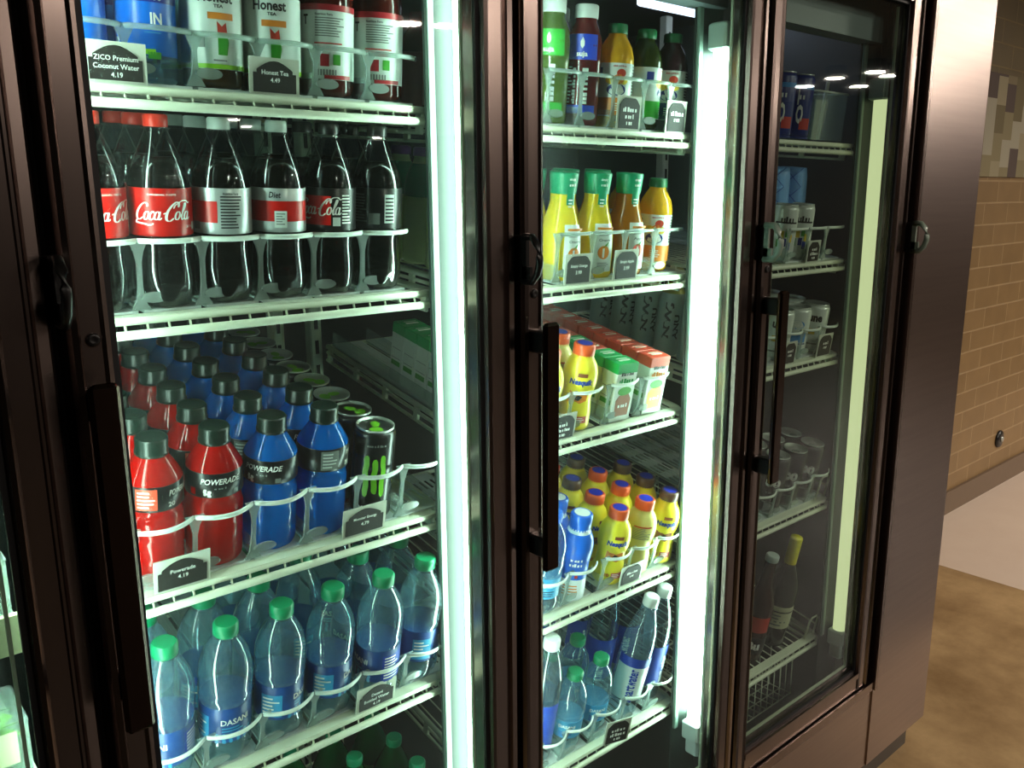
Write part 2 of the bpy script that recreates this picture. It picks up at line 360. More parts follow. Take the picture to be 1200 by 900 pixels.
    def wrap(s, geo, w, r, ac, z, m, h=None, turn=False):
        """2D shape wrapped on a cylinder of radius r, arc length w, centred at angle ac and height z; turn = reading upwards"""
        vs, fs = geo[0], geo[1]
        if turn: vs = [(-q[1], q[0]) for q in vs]
        xs = [q[0] for q in vs]; zs = [q[1] for q in vs]
        k = w/(max(xs)-min(xs)); kz = h/(max(zs)-min(zs)) if h else k; mx = (max(xs)+min(xs))/2; mz = (max(zs)+min(zs))/2
        out = []
        for q in vs:
            a = ac+(q[0]-mx)*k/r; out.append((r*sin(a), -r*cos(a), z+(q[1]-mz)*kz))
        return s.add(out, fs, m)
    def mesh(s, name):
        me = bpy.data.meshes.new(name); me.from_pydata(s.v, [], s.f)
        for m in s.mats: me.materials.append(m)
        me.polygons.foreach_set('material_index', s.mi); me.polygons.foreach_set('use_smooth', s.sm); me.update(); return me
def lines(mb, r, a0, a1, z0, z1, n, m, rng=None):
    """rows of tiny print as thin bars of uneven length"""
    rnd = random.Random(n*31+int(z0*1e4))
    for i in range(n):
        z = z0+(z1-z0)*(i+.5)/n; h = (z1-z0)/n*.22
        mb.patch(r, a0, a0+(a1-a0)*rnd.uniform(.6, 1), z-h, z+h, m, 4)

# ------------------------------------------------------------------ objects
def tag(o, label=None, cat=None, group=None, kind=None):
    for k, v in (('label', label), ('category', cat), ('group', group), ('kind', kind)):
        if v: o[k] = v
    return o
def link(name, me, parent=None):
    o = bpy.data.objects.new(name, me); COL.objects.link(o)
    if parent: o.parent = parent
    return o
def empty(name, loc, label=None, cat=None, group=None, tilt=0, spin=0, kind=None):
    o = bpy.data.objects.new(name, None); COL.objects.link(o); o.empty_display_size = .02
    o.rotation_mode = 'ZYX'; o.location = loc; o.rotation_euler = (tilt, 0, spin)
    return tag(o, label, cat, group, kind)
def structure(name, mb):
    return tag(link(name, mb.mesh(name)), kind='structure')
class Proto:
    """a kind of thing: its parts and sub-parts, spawned as an Empty with a copy of each"""
    def __init__(s, name, cat): s.name = name; s.cat = cat; s.parts = []
    def part(s, name, mb, parent=-1, label=None): s.parts.append((name, mb.mesh(name), parent, label)); return len(s.parts)-1
    def spawn(s, loc, label, group=None, tilt=0, spin=0, lean=0):
        root = empty(s.name, loc, label, s.cat, group, tilt, spin)
        if lean: root.rotation_euler = (tilt, lean, spin)
        made = []
        for (n, me, p, lb) in s.parts:
            o = link(n, me, root if p < 0 else made[p]); made.append(o)
            if lb: o['label'] = lb
        return root
ORD = ['front one', 'second back', 'third back', 'fourth back', 'fifth back', 'sixth back', 'seventh back', 'eighth back', 'ninth back', 'tenth back', 'eleventh back']
NTH = ['first', 'second', 'third', 'fourth', 'fifth', 'sixth', 'seventh']

# ------------------------------------------------------------------ the room
GAP = [.224, .862, 1.497, 2.133]; PITCH = .6365
GAPS = [GAP[0]-PITCH]+GAP
rm = MB(); rm.box(-6, 12, -.34, 6, -.05, 0, 'floor'); structure('floor', rm)
rm = MB(); rm.box(-6, 12, -17, -.34, -.05, 0, 'floordark'); structure('floor_unseen_dark', rm)  # unseen dark floor zone added so the steel and glass reflect darker
pf = MB(); pf.box(3.925, 12, -.12, .81, -.05, .0005, 'palefloor'); structure('floor_tile', pf)
cl = MB(); cl.box(-6, 12, -17, 6, 3.05, 3.15, 'ceil'); structure('ceiling', cl)
wb = MB(); wb.box(2.50, 12, .81, .95, 0, 1.763, 'brick'); structure('wall_back', wb)
wt = MB(); wt.box(2.50, 12, .80, .95, 1.763, 2.256, 'mosaic'); structure('trim_1', wt)
wu = MB(); wu.box(2.50, 12, .81, .95, 2.256, 3.05, 'brickdark'); structure('wall_back_upper', wu)
bb = MB(); bb.box(2.52, 12, .795, .81, .0005, .125, 'skirt'); structure('baseboard_back', bb)
for nm, b in (('wall_right', (12, 12.1, -17, .95, 0, 3.05)), ('wall_left', (-6.1, -6, -17, 6, 0, 3.05)), ('wall_front', (-6, 12, -17.1, -17, 0, 3.05))):
    q = MB(); q.box(*b, 'roomwall'); structure(nm, q)
# round black knob on the brick wall
kp = Proto('wall_outlet', 'outlet cover'); q = MB()
q.lathe([(.0, 0), (.05, 0), (.052, .006), (.046, .014), (.03, .018), (0, .018)], 'blackmetal', 24)
kp.part('plate', q); q = MB(); q.lathe([(0, .018), (.016, .018), (.016, .024), (.008, .027), (0, .027)], 'cantop', 16); kp.part('screw', q)
kp.spawn((5.28, .81, .29), 'round black cover plate low on the tan brick wall', tilt=R(90))

# ceiling lamps
lp = Proto('ceiling_lamp', 'lamp'); q = MB()
q.lathe([(0, .0), (.105, 0), (.115, .02), (.115, .12), (.03, .13), (0, .13)], 'blackmetal', 24); lp.part('housing', q)
q = MB(); q.add([(.095*cos(2*PI*j/24), -.095*sin(2*PI*j/24), -.002) for j in range(24)], [tuple(range(24))], 'lampglow'); lp.part('lamp_face', q)
LAMPS = [(6., -12.6), (6.7, -13.7), (10.1, -14.9), (7.3, -9.75), (3.8, -4.5), (4.05, -4.4), (9.5, -4.7), (9.1, -4.1), (10., -4.3), (9., -3.6), (9.4, -3.65), (9.2, -3.35),
         (1.2, -3.2), (5.4, -1.6), (7.2, -1.7), (3.3, -2.2)]  # these four are added out of view to light the near floor and wall
for x, y in LAMPS:
    lp.spawn((x, y, 2.92), 'round black lamp with warm glowing face fixed to the ceiling', 'warm ceiling lamps over the room')

# ------------------------------------------------------------------ the cooler
cooler = empty('glass_door_cooler', (1.05, .3, 0), 'long walk-in drinks cooler with bronze framed glass doors and stainless end panel', 'refrigerator')
def cpart(name, mb, parent=None, label=None):
    """cooler part given in world coordinates"""
    me = mb.mesh(name); me.transform(Matrix.Translation((-1.05, -.3, 0)))
    o = link(name, me, parent or cooler)
    if label: o['label'] = label
    return o
XL, XR = GAPS[0], 2.52; ZT = 2.5; ZD0, ZD1 = .372, 2.16
q = MB(); q.box(GAPS[4]+.028, XR, -.004, .05, .10, ZT, 'steel'); q.box(XR-.02, XR, .05, .805, .10, ZT, 'steel')
q.box(GAPS[4]+.022, GAPS[4]+.036, -.012, .05, .34, ZT, 'bronze'); cpart('end_panel', q, None, 'brushed stainless end panel')
q = MB(); q.box(XL, GAPS[4]+.028, .0, .05, .10, ZD0-.03, 'steel'); q.box(XL, GAPS[4]+.03, -.008, .05, ZD0-.03, ZD0-.006, 'bronze'); cpart('kick_panel', q)
q = MB(); q.box(XL, XR-.03, .03, .78, 0.001, .10, 'blackmetal'); cpart('plinth', q)
q = MB(); q.box(XL, GAPS[4]+.028, .0, .05, ZD1+.006, ZT, 'steel'); cpart('header_panel', q)
q = MB(); q.box(XL, XR-.03, 1.30, 1.34, .12, ZT-.02, 'innerdark'); cpart('dark_backing', q)  # dark sheet stands in for the unlit room behind the open shelves
q = MB(); q.box(XL-.02, XL, .05, 1.34, .12, ZT-.02, 'inner'); cpart('side_lining', q)
q = MB(); q.box(2.30, 2.34, .12, 1.30, .12, ZT-.02, 'inner'); cpart('side_lining', q)
q = MB(); q.box(XL, 2.34, .10, 1.30, .10, .14, 'inner'); cpart('inner_floor', q)
q = MB(); q.box(XL, 2.34, .06, 1.30, 2.20, 2.24, 'inner'); q.box(XL, 2.34, .075, .12, 2.03, 2.20, 'header'); cpart('inner_ceiling', q)
for i, g in enumerate(GAPS):
    q = MB(); x0, x1 = g-.030, g+.030
    q.box(x0, x1, .046, .085, .14, 2.2, 'gasket'); cpart('mullion', q)
# lamps on the posts: reflector wing, tube and its holders
for (g, dx, tr, lit, z1) in ((GAPS[1], -.024, .012, True, 2.02), (GAPS[1], .041, .009, True, 2.02), (GAPS[2], .078, .009, True, 2.02), (GAPS[2], -.052, .010, True, 2.06), (GAPS[3], -.053, .019, True, 1.95), (GAPS[4], -.056, .0175, False, 1.90)):  # first three lamps are unseen, added behind the posts to brighten the shelves
    q = MB(); sg = 1 if dx > 0 else -1; tx, ty, z0 = g+dx, (.064 if abs(dx) > .03 else .105), .525
    w_ = .086 if dx < -.03 else (dx+.012 if dx > 0 else .012)
    q.prism_xy([(g, .088), (g+sg*.03, .088), (g+sg*w_, .106), (g+sg*w_, .110), (g, .115)], .30, 2.10, 'wing'); lampb = cpart('lamp_reflector', q)
    if dx < -.03: l = MB(); l.bbox(g-.088, g-.074, .096, .104, .50, 2.08, 'lens', .002); cpart('lens_strip', l, lampb)
    t = MB(); t.lathe([(0, z0), (tr, z0), (tr, z1), (0, z1)], 'tube_lit' if lit else 'tube_off', 20, None, tx, ty); cpart('fluorescent_tube', t, lampb, 'lit white tube' if lit else 'dim yellowish tube')
    t = MB(); t.bbox(tx-.022, tx+.022, ty-.019, ty+.024, z0-.045, z0, 'endcap', .004); t.bbox(tx-.012, tx+.02, ty-.015, ty+.02, z0-.085, z0-.045, 'endcap', .004)
    cpart('tube_holder', t, lampb)
    t = MB(); t.bbox(tx-.022, tx+.022, ty-.018, ty+.024, z1, z1+.05, 'alu', .004); cpart('tube_holder', t, lampb)
t = MB(); t.bbox(1.80, 2.26, .50, .60, 2.16, 2.198, 'infill', .004); cpart('infill_lamp', t)  # lamp added to brighten the deep interior behind the shelves
# doors
def stile(x0, x1, left):
    """moulded stile section, extruded upwards"""
    b = .006
    if left: return [(x0, .045), (x0, .004), (x0+.004, -.002), (x0+.010, -.004), (x0+.013, 0), (x1-.012, 0), (x1-.008, -.003), (x1-.003, -.001), (x1, .012), (x1, .045)]
    return [(x0, .045), (x0, .012), (x0+.003, -.001), (x0+.008, -.003), (x0+.012, 0), (x1-.024, 0), (x1-.021, .003), (x1-.018, .003), (x1-.015, -.004), (x1-.004, -.002), (x1, .004), (x1, .045)]
for i in range(4):
    a, b = GAPS[i]+.008, GAPS[i+1]-.006
    q = MB(); xs0, xs1 = a+.045, b-.058
    q.prism_xy([(x, y) for x, y in stile(a, xs0, True)], ZD0, ZD1, 'bronze'); q.prism_xy(stile(xs1, b, False), ZD0, ZD1, 'bronze')
    q.box(xs0-.002, xs1+.002, .001, .044, ZD0, ZD0+.05, 'bronze'); q.box(xs0-.002, xs1+.002, -.003, .001, ZD0+.036, ZD0+.05, 'bronze')
    q.box(xs0-.002, xs1+.002, .001, .044, ZD1-.05, ZD1, 'bronze')
    dr = cpart('door', q)
    q = MB(); z0, z1 = ZD0+.05, ZD1-.05
    for (u0, u1, v0, v1) in ((xs0-.001, xs0+.006, z0, z1), (xs1-.006, xs1+.001, z0, z1), (xs0, xs1, z0-.001, z0+.007), (xs0, xs1, z1-.007, z1+.001)): q.box(u0, u1, .008, .014, v0, v1, 'gasket')
    cpart('glass_gasket', q, dr)
    q = MB(); q.box(xs0, xs1, .016, .021, z0, z1, 'pane'); cpart('glass_pane', q, dr)
    q = MB(); q.box(xs0+.004, xs1-.012, .028, .033, z0+.012, z0+.017, 'spacer'); q.box(xs1-.016, xs1-.012, .028, .033, z0+.017, z1-.01, 'spacer'); cpart('glazing_spacer', q, dr)
    # bar handle with two brackets
    hx = a+.0225
    if i:
        q = MB(); q.bbox(hx-.021, hx+.010, -.052, -.040, 1.095, 1.495, 'handle', .004)
        q.bbox(hx-.010, hx+.010, -.042, .002, 1.445, 1.48, 'blackmetal', .003); q.bbox(hx-.010, hx+.010, -.042, .002, 1.11, 1.145, 'blackmetal', .003); cpart('handle', q, dr)
    q = MB(); q.lathe([(0, 0), (.0075, 0), (.0075, .002), (.0055, .004), (.003, .003), (0, .003)], 'blackmetal', 16)
    me = q.mesh('lock'); me.transform(Matrix.Translation((hx+.002-1.05, -.3, 1.535)) @ Matrix.Rotation(R(90), 4, 'X')); o = link('lock', me, dr)
M['hasp'] = mat('hasp with tube light in colour', rgb(150, 168, 152), .35, 0, .05, 40)
for i in range(1, 5):
    g = GAPS[i]; q = MB(); m = 'hasp' if i > 2 else 'blackmetal'; zc = 1.59 if i < 4 else 1.578  # same loops, tube light and shade put into their two colours
    q.box(g-.004, g+.004, -.012, .046, zc-.035, zc+.035, 'blackmetal')
    y0, y1, hz = -.012, -.048, .033
    loop = [(y0, -hz), (y1+.016, -hz), (y1+.005, -hz+.012), (y1, -hz+.028), (y1, hz-.028), (y1+.005, hz-.012), (y1+.016, hz), (y0, hz)]
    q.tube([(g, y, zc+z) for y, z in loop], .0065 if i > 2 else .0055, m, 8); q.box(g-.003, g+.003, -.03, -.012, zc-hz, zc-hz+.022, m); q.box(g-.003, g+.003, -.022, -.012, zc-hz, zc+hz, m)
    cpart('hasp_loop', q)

# ------------------------------------------------------------------ shelving
SH = {}
class Shelf: pass
Y0 = .12
def make_shelf(key, x0, x1, zs, tilt, label, depth=.60):
    t = R(tilt); root = empty('wire_shelf', (x0, Y0, zs), label, 'shelf', 'white wire shelves of the cooler', tilt=t)
    w = x1-x0; q = MB()
    q.tube([(-.002, .60, -.010), (-.002, .02, -.010), (.004, .004, -.010), (.018, 0, -.010), (w-.018, 0, -.010), (w-.004, .004, -.010), (w+.002, .02, -.010), (w+.002, .60, -.010)], .0055, 'white', 8)
    q.box(.01, w-.01, -.004, .014, -.008, -.0045, 'white')
    link('upper_rail', q.mesh('upper_rail'), root)
    q = MB(); q.tube([(-.006, .03, -.026), (-.006, .006, -.026), (.004, -.008, -.026), (w+.0, -.008, -.026), (w+.010, .002, -.026), (w+.010, .03, -.026)], .0058, 'white', 8); link('lower_rail', q.mesh('lower_rail'), root)
    q = MB(); n = int(w/.027)
    for k in range(n+1):
        x = .012+k*(w-.024)/n; q.tube([(x, -.006, -.024), (x, .0, -.0095), (x, depth, -.0085)], .0017, 'white', 5)
    for y in (.2, .4): q.tube([(0, y, -.013), (w, y, -.013)], .003, 'white', 6)
    link('wire_deck', q.mesh('wire_deck'), root)
    for x in (-.002, w+.002):
        q = MB(); q.tube([(x, .02, -.024), (x, depth, -.024)], .0035, 'white', 6); q.tube([(x, .02, -.042), (x, depth, -.042)], .0035, 'white', 6)
        for k in range(6): q.box(x-.003, x+.003, .02+k*.112, .034+k*.112, -.044, -.006, 'white')
        link('side_rail', q.mesh('side_rail'), root)
    q = MB(); q.tube([(0, depth, -.011), (w, depth, -.011)], .005, 'white', 8); link('rear_rail', q.mesh('rear_rail'), root)
    s = Shelf(); s.x0, s.x1, s.zs, s.t, s.key = x0, x1, zs, t, key; SH[key] = s
def at(key, x, s, lift=0.):
    S = SH[key]; return (x, Y0+s*cos(S.t)-lift*sin(S.t), S.zs+s*sin(S.t)+lift*cos(S.t))
D1 = (.287, .792); D2 = (.925, 1.432); D3 = (1.562, 2.066)
for k, d, z, t, l in (('s1', D1, 1.818, 5, 'white wire shelf holding blue coconut water and white label tea bottles'),
                      ('s2', D1, 1.545, 5.5, 'white wire shelf under the row of dark cola bottles'),
                      ('s3', D1, 1.178, 11.5, 'sloping white wire shelf under the red and blue sports drinks'),
                      ('s4', D1, .877, 11.5, 'sloping white wire shelf under the green capped water bottles'),
                      ('s5', D1, .47, 8, 'white wire shelf under the green soda bottles'),
                      ('m1', D2, 1.803, 5, 'top white wire shelf of the middle door with juice bottles'),
                      ('m2', D2, 1.53, 6, 'white wire shelf under the green topped orange juice carafes'),
                      ('m3', D2, 1.246, 12, 'white wire shelf under the small milk cartons'),
                      ('m4', D2, .898, 12, 'sloping white wire shelf under yellow flavoured milk and blue bottles'),
                      ('m5', D2, .56, 12, 'lowest white wire shelf of the middle door with leaning water bottles'),
                      ('r1', D3, 1.806, 5, 'top white wire shelf behind the end door'),
                      ('r2', D3, 1.527, 6, 'white wire shelf behind the end door under two slim cans'),
                      ('r3', D3, 1.288, 8, 'white wire shelf behind the end door under blue and white cans'),
                      ('r4', D3, .895, 11.5, 'white wire shelf behind the end door under black cans'),
                      ('r5', D3, .496, 11.5, 'bottom white wire shelf behind the end door under the wine bottle')):
    make_shelf(k, d[0], d[1], z, t, l)
# upright posts that carry the shelves
for dn, (x0, x1) in (('left', D1), ('middle', D2), ('right', D3)):
    for sd, x, y in (('left', x0-(.022 if dn != 'left' else .09), .735), ('right', x1+.022, .735)):
        q = MB(); q.bbox(x-.014, x+.014, y-.014, y+.014, .14, 2.19, 'white', .003)
        for k in range(34): q.box(x-.004, x+.004, y-.0155, y-.013, .3+k*.055, .33+k*.055, 'gasket')
        o = link('shelf_post', q.mesh('shelf_post')); tag(o, 'slotted white shelf post at the back %s corner behind the %s door' % ({'left': 'handle side', 'right': 'hinge side'}[sd], {'left': 'cola', 'middle': 'middle', 'right': 'end'}[dn]), 'post', 'shelf posts')

# lane trays: slotted floor, clear dividing fin, front loop and bumper
def make_lane(w, loop_h, sag, lm='loop', depth=.58, solid=False):
    p = Proto('lane_tray', 'shelf organizer'); q = MB(); h = w/2
    n = 4
    for k in range(n+1):
        x = -h+.003+k*(w-.012)/n; q.box(x, x+.0065, .012, depth, -.0042, -.0006, 'tray')
    if solid: q.box(-h+.003, h-.003, .012, depth, -.0043, -.0012, 'tray')
    for k in range(9): q.box(-h+.003, h-.003, .012+k*.068, .040+k*.068, -.0040, -.0010, 'tray')
    p.part('slotted_floor', q)
    q = MB(); zl = loop_h
    out = [(-.012, 0), (-.005, .012), (-.003, .03), (-.003, zl*.7), (-.006, zl-.012), (-.013, zl+.002), (.013, zl+.002), (.006, zl-.012), (.003, zl*.7), (.003, .03), (.005, .012), (.012, 0)]
    q.prism_xz([(x-h, z) for x, z in out], .010, .014, 'bumper')
    q.box(-h-.001, -h+.001, .014, depth, -.001, .03, 'divider'); p.part('divider', q)
    q = MB(); P = []
    for k in range(13):
        u = -1+2*k/12; P.append((u*h, .012-sag*(1-u*u), zl))
    q.tube(P, .0020, lm, 6, rz=.0038); p.part('front_loop', q)
    q = MB(); q.prism_xz([(-h+.016+.017*cos(2*PI*k/14), .016+.007*sin(2*PI*k/14)) for k in range(14)], .006, .010, 'bumper'); p.part('bumper', q)
    return p
def lanes(key, xs, w, loop_h, sag, where, lm='loop', solid=False):
    p = make_lane(w, loop_h, sag, lm, .58, solid)
    for i, x in enumerate(xs):
        p.spawn(at(key, x, 0), 'white plastic lane tray with front loop, %s from the handle %s' % (NTH[i], where), 'lane trays %s' % where, tilt=SH[key].t)
L_s1 = [.318+.083*i for i in range(6)]; L_s2 = [.311+.0795*i for i in range(6)]; L_s3 = [.345+.083*i for i in range(6)]; L_s4 = [.334+.0845*i for i in range(6)]
L_m1 = [.965, 1.083, 1.162, 1.245, 1.327, 1.404]; L_m2 = [.965, 1.022, 1.108, 1.195, 1.283, 1.37]; L_m3 = [.962, 1.048, 1.135, 1.238, 1.332]
L_m4 = [.965, 1.05, 1.13, 1.232, 1.312, 1.392]; L_m5 = [.97, 1.05, 1.125, 1.21, 1.30, 1.385]
lanes('s1', L_s1, .081, .062, .016, 'on the tea shelf', 'bumper'); lanes('s2', L_s2, .078, .086, .014, 'on the cola shelf'); lanes('s3', L_s3, .081, .089, .016, 'on the sports drink shelf')
lanes('s4', L_s4, .082, .062, .016, 'on the bottled water shelf', 'loop', True); lanes('m1', L_m1[1:], .078, .085, .014, 'on the top juice shelf', 'bumper'); lanes('m2', L_m2[2:], .084, .085, .004, 'on the orange juice shelf', 'bumper')
lanes('m3', L_m3[1:3]+L_m3[3:], .080, .08, .012, 'on the milk carton shelf', 'loop', True); lanes('m4', L_m4[1:], .078, .072, .016, 'on the flavoured milk shelf'); lanes('m5', L_m5[1:], .076, .07, .016, 'on the lowest middle shelf')
L_r = [1.60+.083*i for i in range(6)]
lanes('r2', L_r[3:], .08, .075, .006, 'on the slim can shelf'); lanes('r3', L_r[2:], .08, .07, .014, 'on the blue can shelf'); lanes('r4', L_r[2:], .08, .075, .014, 'on the black can shelf')
lanes('m3', [.962], .078, .08, .012, 'seen beyond the cans', 'loop', True)

# ------------------------------------------------------------------ price tags
def price_tag(key, x, rows, label, w=.072, h=.05, sizes=None, turn=0, s=-.002, plain=False):
    p = Proto('price_tag', 'price tag'); q = MB()
    q.prism_xz([(-w/2, 0), (w/2, 0), (w/2, h), (-w/2, h)], .0, .0022, 'tagframe'); pi = p.part('holder', q)
    a, b, e = w/2-.005, h-.004, .005
    arc = [(a-e-(a-e)*2*k/8, b-.011+.011*sin(PI*k/8)) for k in range(9)]
    if plain: poly = [(-a, .003), (a, .003), (a, b-.012), (a-.008, b-.003), (.5*a, b), (-.5*a, b), (-a+.008, b-.003), (-a, b-.012)]
    else: poly = [(-a, .003), (a, .003), (a, b-.015), (a-e, b-.015)]+[(u, v) for u, v in arc]+[(-a+e, b-.015), (-a, b-.015)]
    q = MB(); q.prism_xz(poly, -.0012, 0, 'tagface'); ci = p.part('card', q)
    q = MB(); zz = h*.60; step = h*.20
    for k, rr in enumerate(rows):
        g = text_geo(rr, .012); hh = step*.62; asp = (g[3]-g[2])/max(g[5]-g[4], .01); ww = min(hh*asp, w*.76)
        q.flat(g, ww, 0, -.0016, zz-k*step, 'ink_w', hh if ww < hh*asp else None)
    p.part('lettering', q, ci)
    p.spawn(at(key, x, s, -.004), label, 'dark price tags on the shelf edges', tilt=SH[key].t, spin=turn)
price_tag('s1', .345, ['ZICO Premium', 'Coconut Water', '4.19'], 'dark arched price tag in front of the blue coconut water', .070, .046)
price_tag('s1', .543, ['Honest Tea', '4.49'], 'dark arched price tag in front of the white label tea', .070, .046)
price_tag('s3', .365, ['Powerade', '4.19'], 'dark arched price tag in front of the red sports drinks', .075, .048)
price_tag('s3', .645, ['Monster Energy', '4.79'], 'dark arched price tag in front of the black energy cans', .076, .048)
price_tag('s4', .652, ['Dasani', 'Bottled Water', '4.19'], 'dark arched price tag in front of the clear water bottles', .073, .046)
price_tag('m1', 1.236, ['~~~~~~~', '~~~~~', '~~~~'], 'grey arched price tag in front of the mango juice bottle', .064, .06, plain=True)
price_tag('m1', 1.372, ['~~~~~~~', '~~~~'], 'grey arched price tag in front of the purple juice bottle', .060, .06, plain=True)
price_tag('m2', 1.108, ['Simply Orange', '3.99'], 'grey arched price tag in front of the yellow orange juice', .068, .055, plain=True)
price_tag('m2', 1.236, ['Simply Apple', '3.99'], 'grey arched price tag in front of the amber apple juice', .066, .057, plain=True)
price_tag('m3', 1.068, ['~~~~~', '~~~~~~~~', '~~~~'], 'grey arched price tag before the yellow bottles beside milk cartons', .068, .052, plain=True)
price_tag('m4', 1.270, ['~~~~~~~~', '~~~~'], 'grey arched price tag at the edge of the flavoured milk shelf', .066, .046, plain=True)
price_tag('m5', 1.218, ['~~~~~~', '~~~~~~~', '~~~~'], 'dark price tag turned askew between the small and tall water bottles', .062, .06, plain=True, turn=R(-14), s=-.018)
price_tag('r2', 1.905, ['~~~~~', '~~~~~~~', '~~~~'], 'small dark arched tag beside the two slim cans', .056, .052, plain=True)
price_tag('r3', 1.985, ['~~~~~', '~~~~'], 'square dark tag under the end can of the blue can shelf', .066, .058, plain=True)
price_tag('r3', 1.825, ['~~~~~', '~~~~'], 'square dark tag behind the handle of the end door', .056, .056, plain=True)

# ------------------------------------------------------------------ bottles and cans
def cap(p, z0, z1, r, m, rib=True, top=None):
    q = MB(); mod = (lambda a, z: 1+.02*cos(24*a)) if rib else None
    b = min(.0025, r*.15)
    q.lathe([(r*.97, z0), (r, z0+.001), (r, z1-b), (r-b, z1)], m, 48 if rib else 28, mod)
    i = p.part('cap', q)
    if top: q = MB(); q.disc(r*.72, z1+.0006, top); p.part('cap_disc', q, i)
    return i
def spin_to(x, y, off=0): return -math.atan2(x, y+.98)+R(off)

def scaled(prof, kr, kz): return [(r*kr, z*kz) for r, z in prof]
COLA = [(.012, .003), (.024, .0), (.031, .003), (.0350, .014), (.0360, .030), (.0352, .048), (.0335, .062), (.0332, .074), (.0350, .085), (.0360, .092), (.0360, .149), (.0350, .156), (.0310, .172), (.0240, .190), (.0175, .206), (.0130, .217), (.0125, .222)]
COLA = scaled(COLA, 1.05, 1)
def petal(a, z):
    k = max(0, min(1, (.03-z)/.02)); return 1-.16*k*(.5-.5*cos(5*a))**2
def cola_bottle(kind):
    p = Proto('cola_bottle', 'bottle'); q = MB()
    liq = [(r*.985, z) for r, z in COLA if z < .175]+[(.0232, .186), (0, .186)]
    q.lathe(liq, 'cola', 40, petal); p.part('cola', q)
    q = MB(); q.lathe(COLA, 'clear', 40, petal); q.lathe([(.0130, .217), (.0165, .2175), (.0165, .2195), (.0125, .22)], 'clear', 24); p.part('bottle', q)
    cap(p, .221, .236, .0142, {'red': 'redcap', 'diet': 'silvercap', 'dietback': 'silvercap'}.get(kind, 'blackcap'))
    q = MB(); r = .0384; base = {'red': 'redlabel', 'diet': 'silverlabel', 'dietback': 'silverlabel'}.get(kind, 'blacklabel')
    q.lathe([(r-.0004, .0915), (r, .092), (r, .149), (r-.0004, .1495)], base, 40); li = p.part('label', q)
    q = MB(); r2 = r+.0004; r3 = r+.0008
    if kind == 'red':
        q.wrap(SCRIPT, .073, r2, R(2), .120, 'ink_w', .031)
        q.wrap(text_geo('ORIGINAL TASTE', .01), .034, r2, R(0), .142, 'ink_w', .0022); q.wrap(text_geo('20 FL OZ', .01), .02, r2, R(60), .103, 'ink_w', .003)
        q.patch(r2, R(62), R(72), .098, .108, 'tealabel', 4)
        q.wrap(SCRIPT, .062, r2, R(182), .120, 'ink_w', .024)
    elif kind == 'diet':
        q.patch(r2, R(-70), R(75), .106, .133, 'redlabel', 14); q.wrap(text_geo('Diet', .02, .2), .016, r2, R(-5), .141, 'ink_k', .008)
        q.patch(r3, R(-6), R(18), .098, .120, 'tealabel', 4); lines(q, r3+.0003, R(-3), R(15), .101, .118, 5, 'ink_g')
    elif kind == 'dietback':
        q.patch(r2, R(-100), R(-8), .106, .133, 'redlabel', 10); q.wrap(text_geo('Nutrition Facts', .02), .020, r2, R(18), .143, 'ink_k', .003)
        lines(q, r2, R(-2), R(40), .098, .141, 11, 'ink_k'); q.patch(r2, R(-60), R(-44), .097, .107, 'ink_g', 4)
    elif kind == 'zero':
        q.patch(r2, R(-90), R(28), .099, .139, 'redlabel', 12); q.wrap(SCRIPT, .068, r3, R(2), .122, 'ink_w', .032)
        q.patch(r3, R(32), R(48), .098, .110, 'tealabel', 4); lines(q, r2, R(52), R(75), .10, .142, 10, 'ink_w')
    else:
        q.patch(r2, R(14), R(38), .100, .141, 'tealabel', 5)
        for k in range(7): q.patch(r3, R(16), R(36), .103+k*.0052, .1055+k*.0052, 'ink_k', 4)
        q.patch(r2, R(-20), R(4), .098, .114, 'ink_g', 4); lines(q, r2, R(-55), R(-24), .10, .142, 10, 'ink_g')
    p.part('lettering', q, li); return p

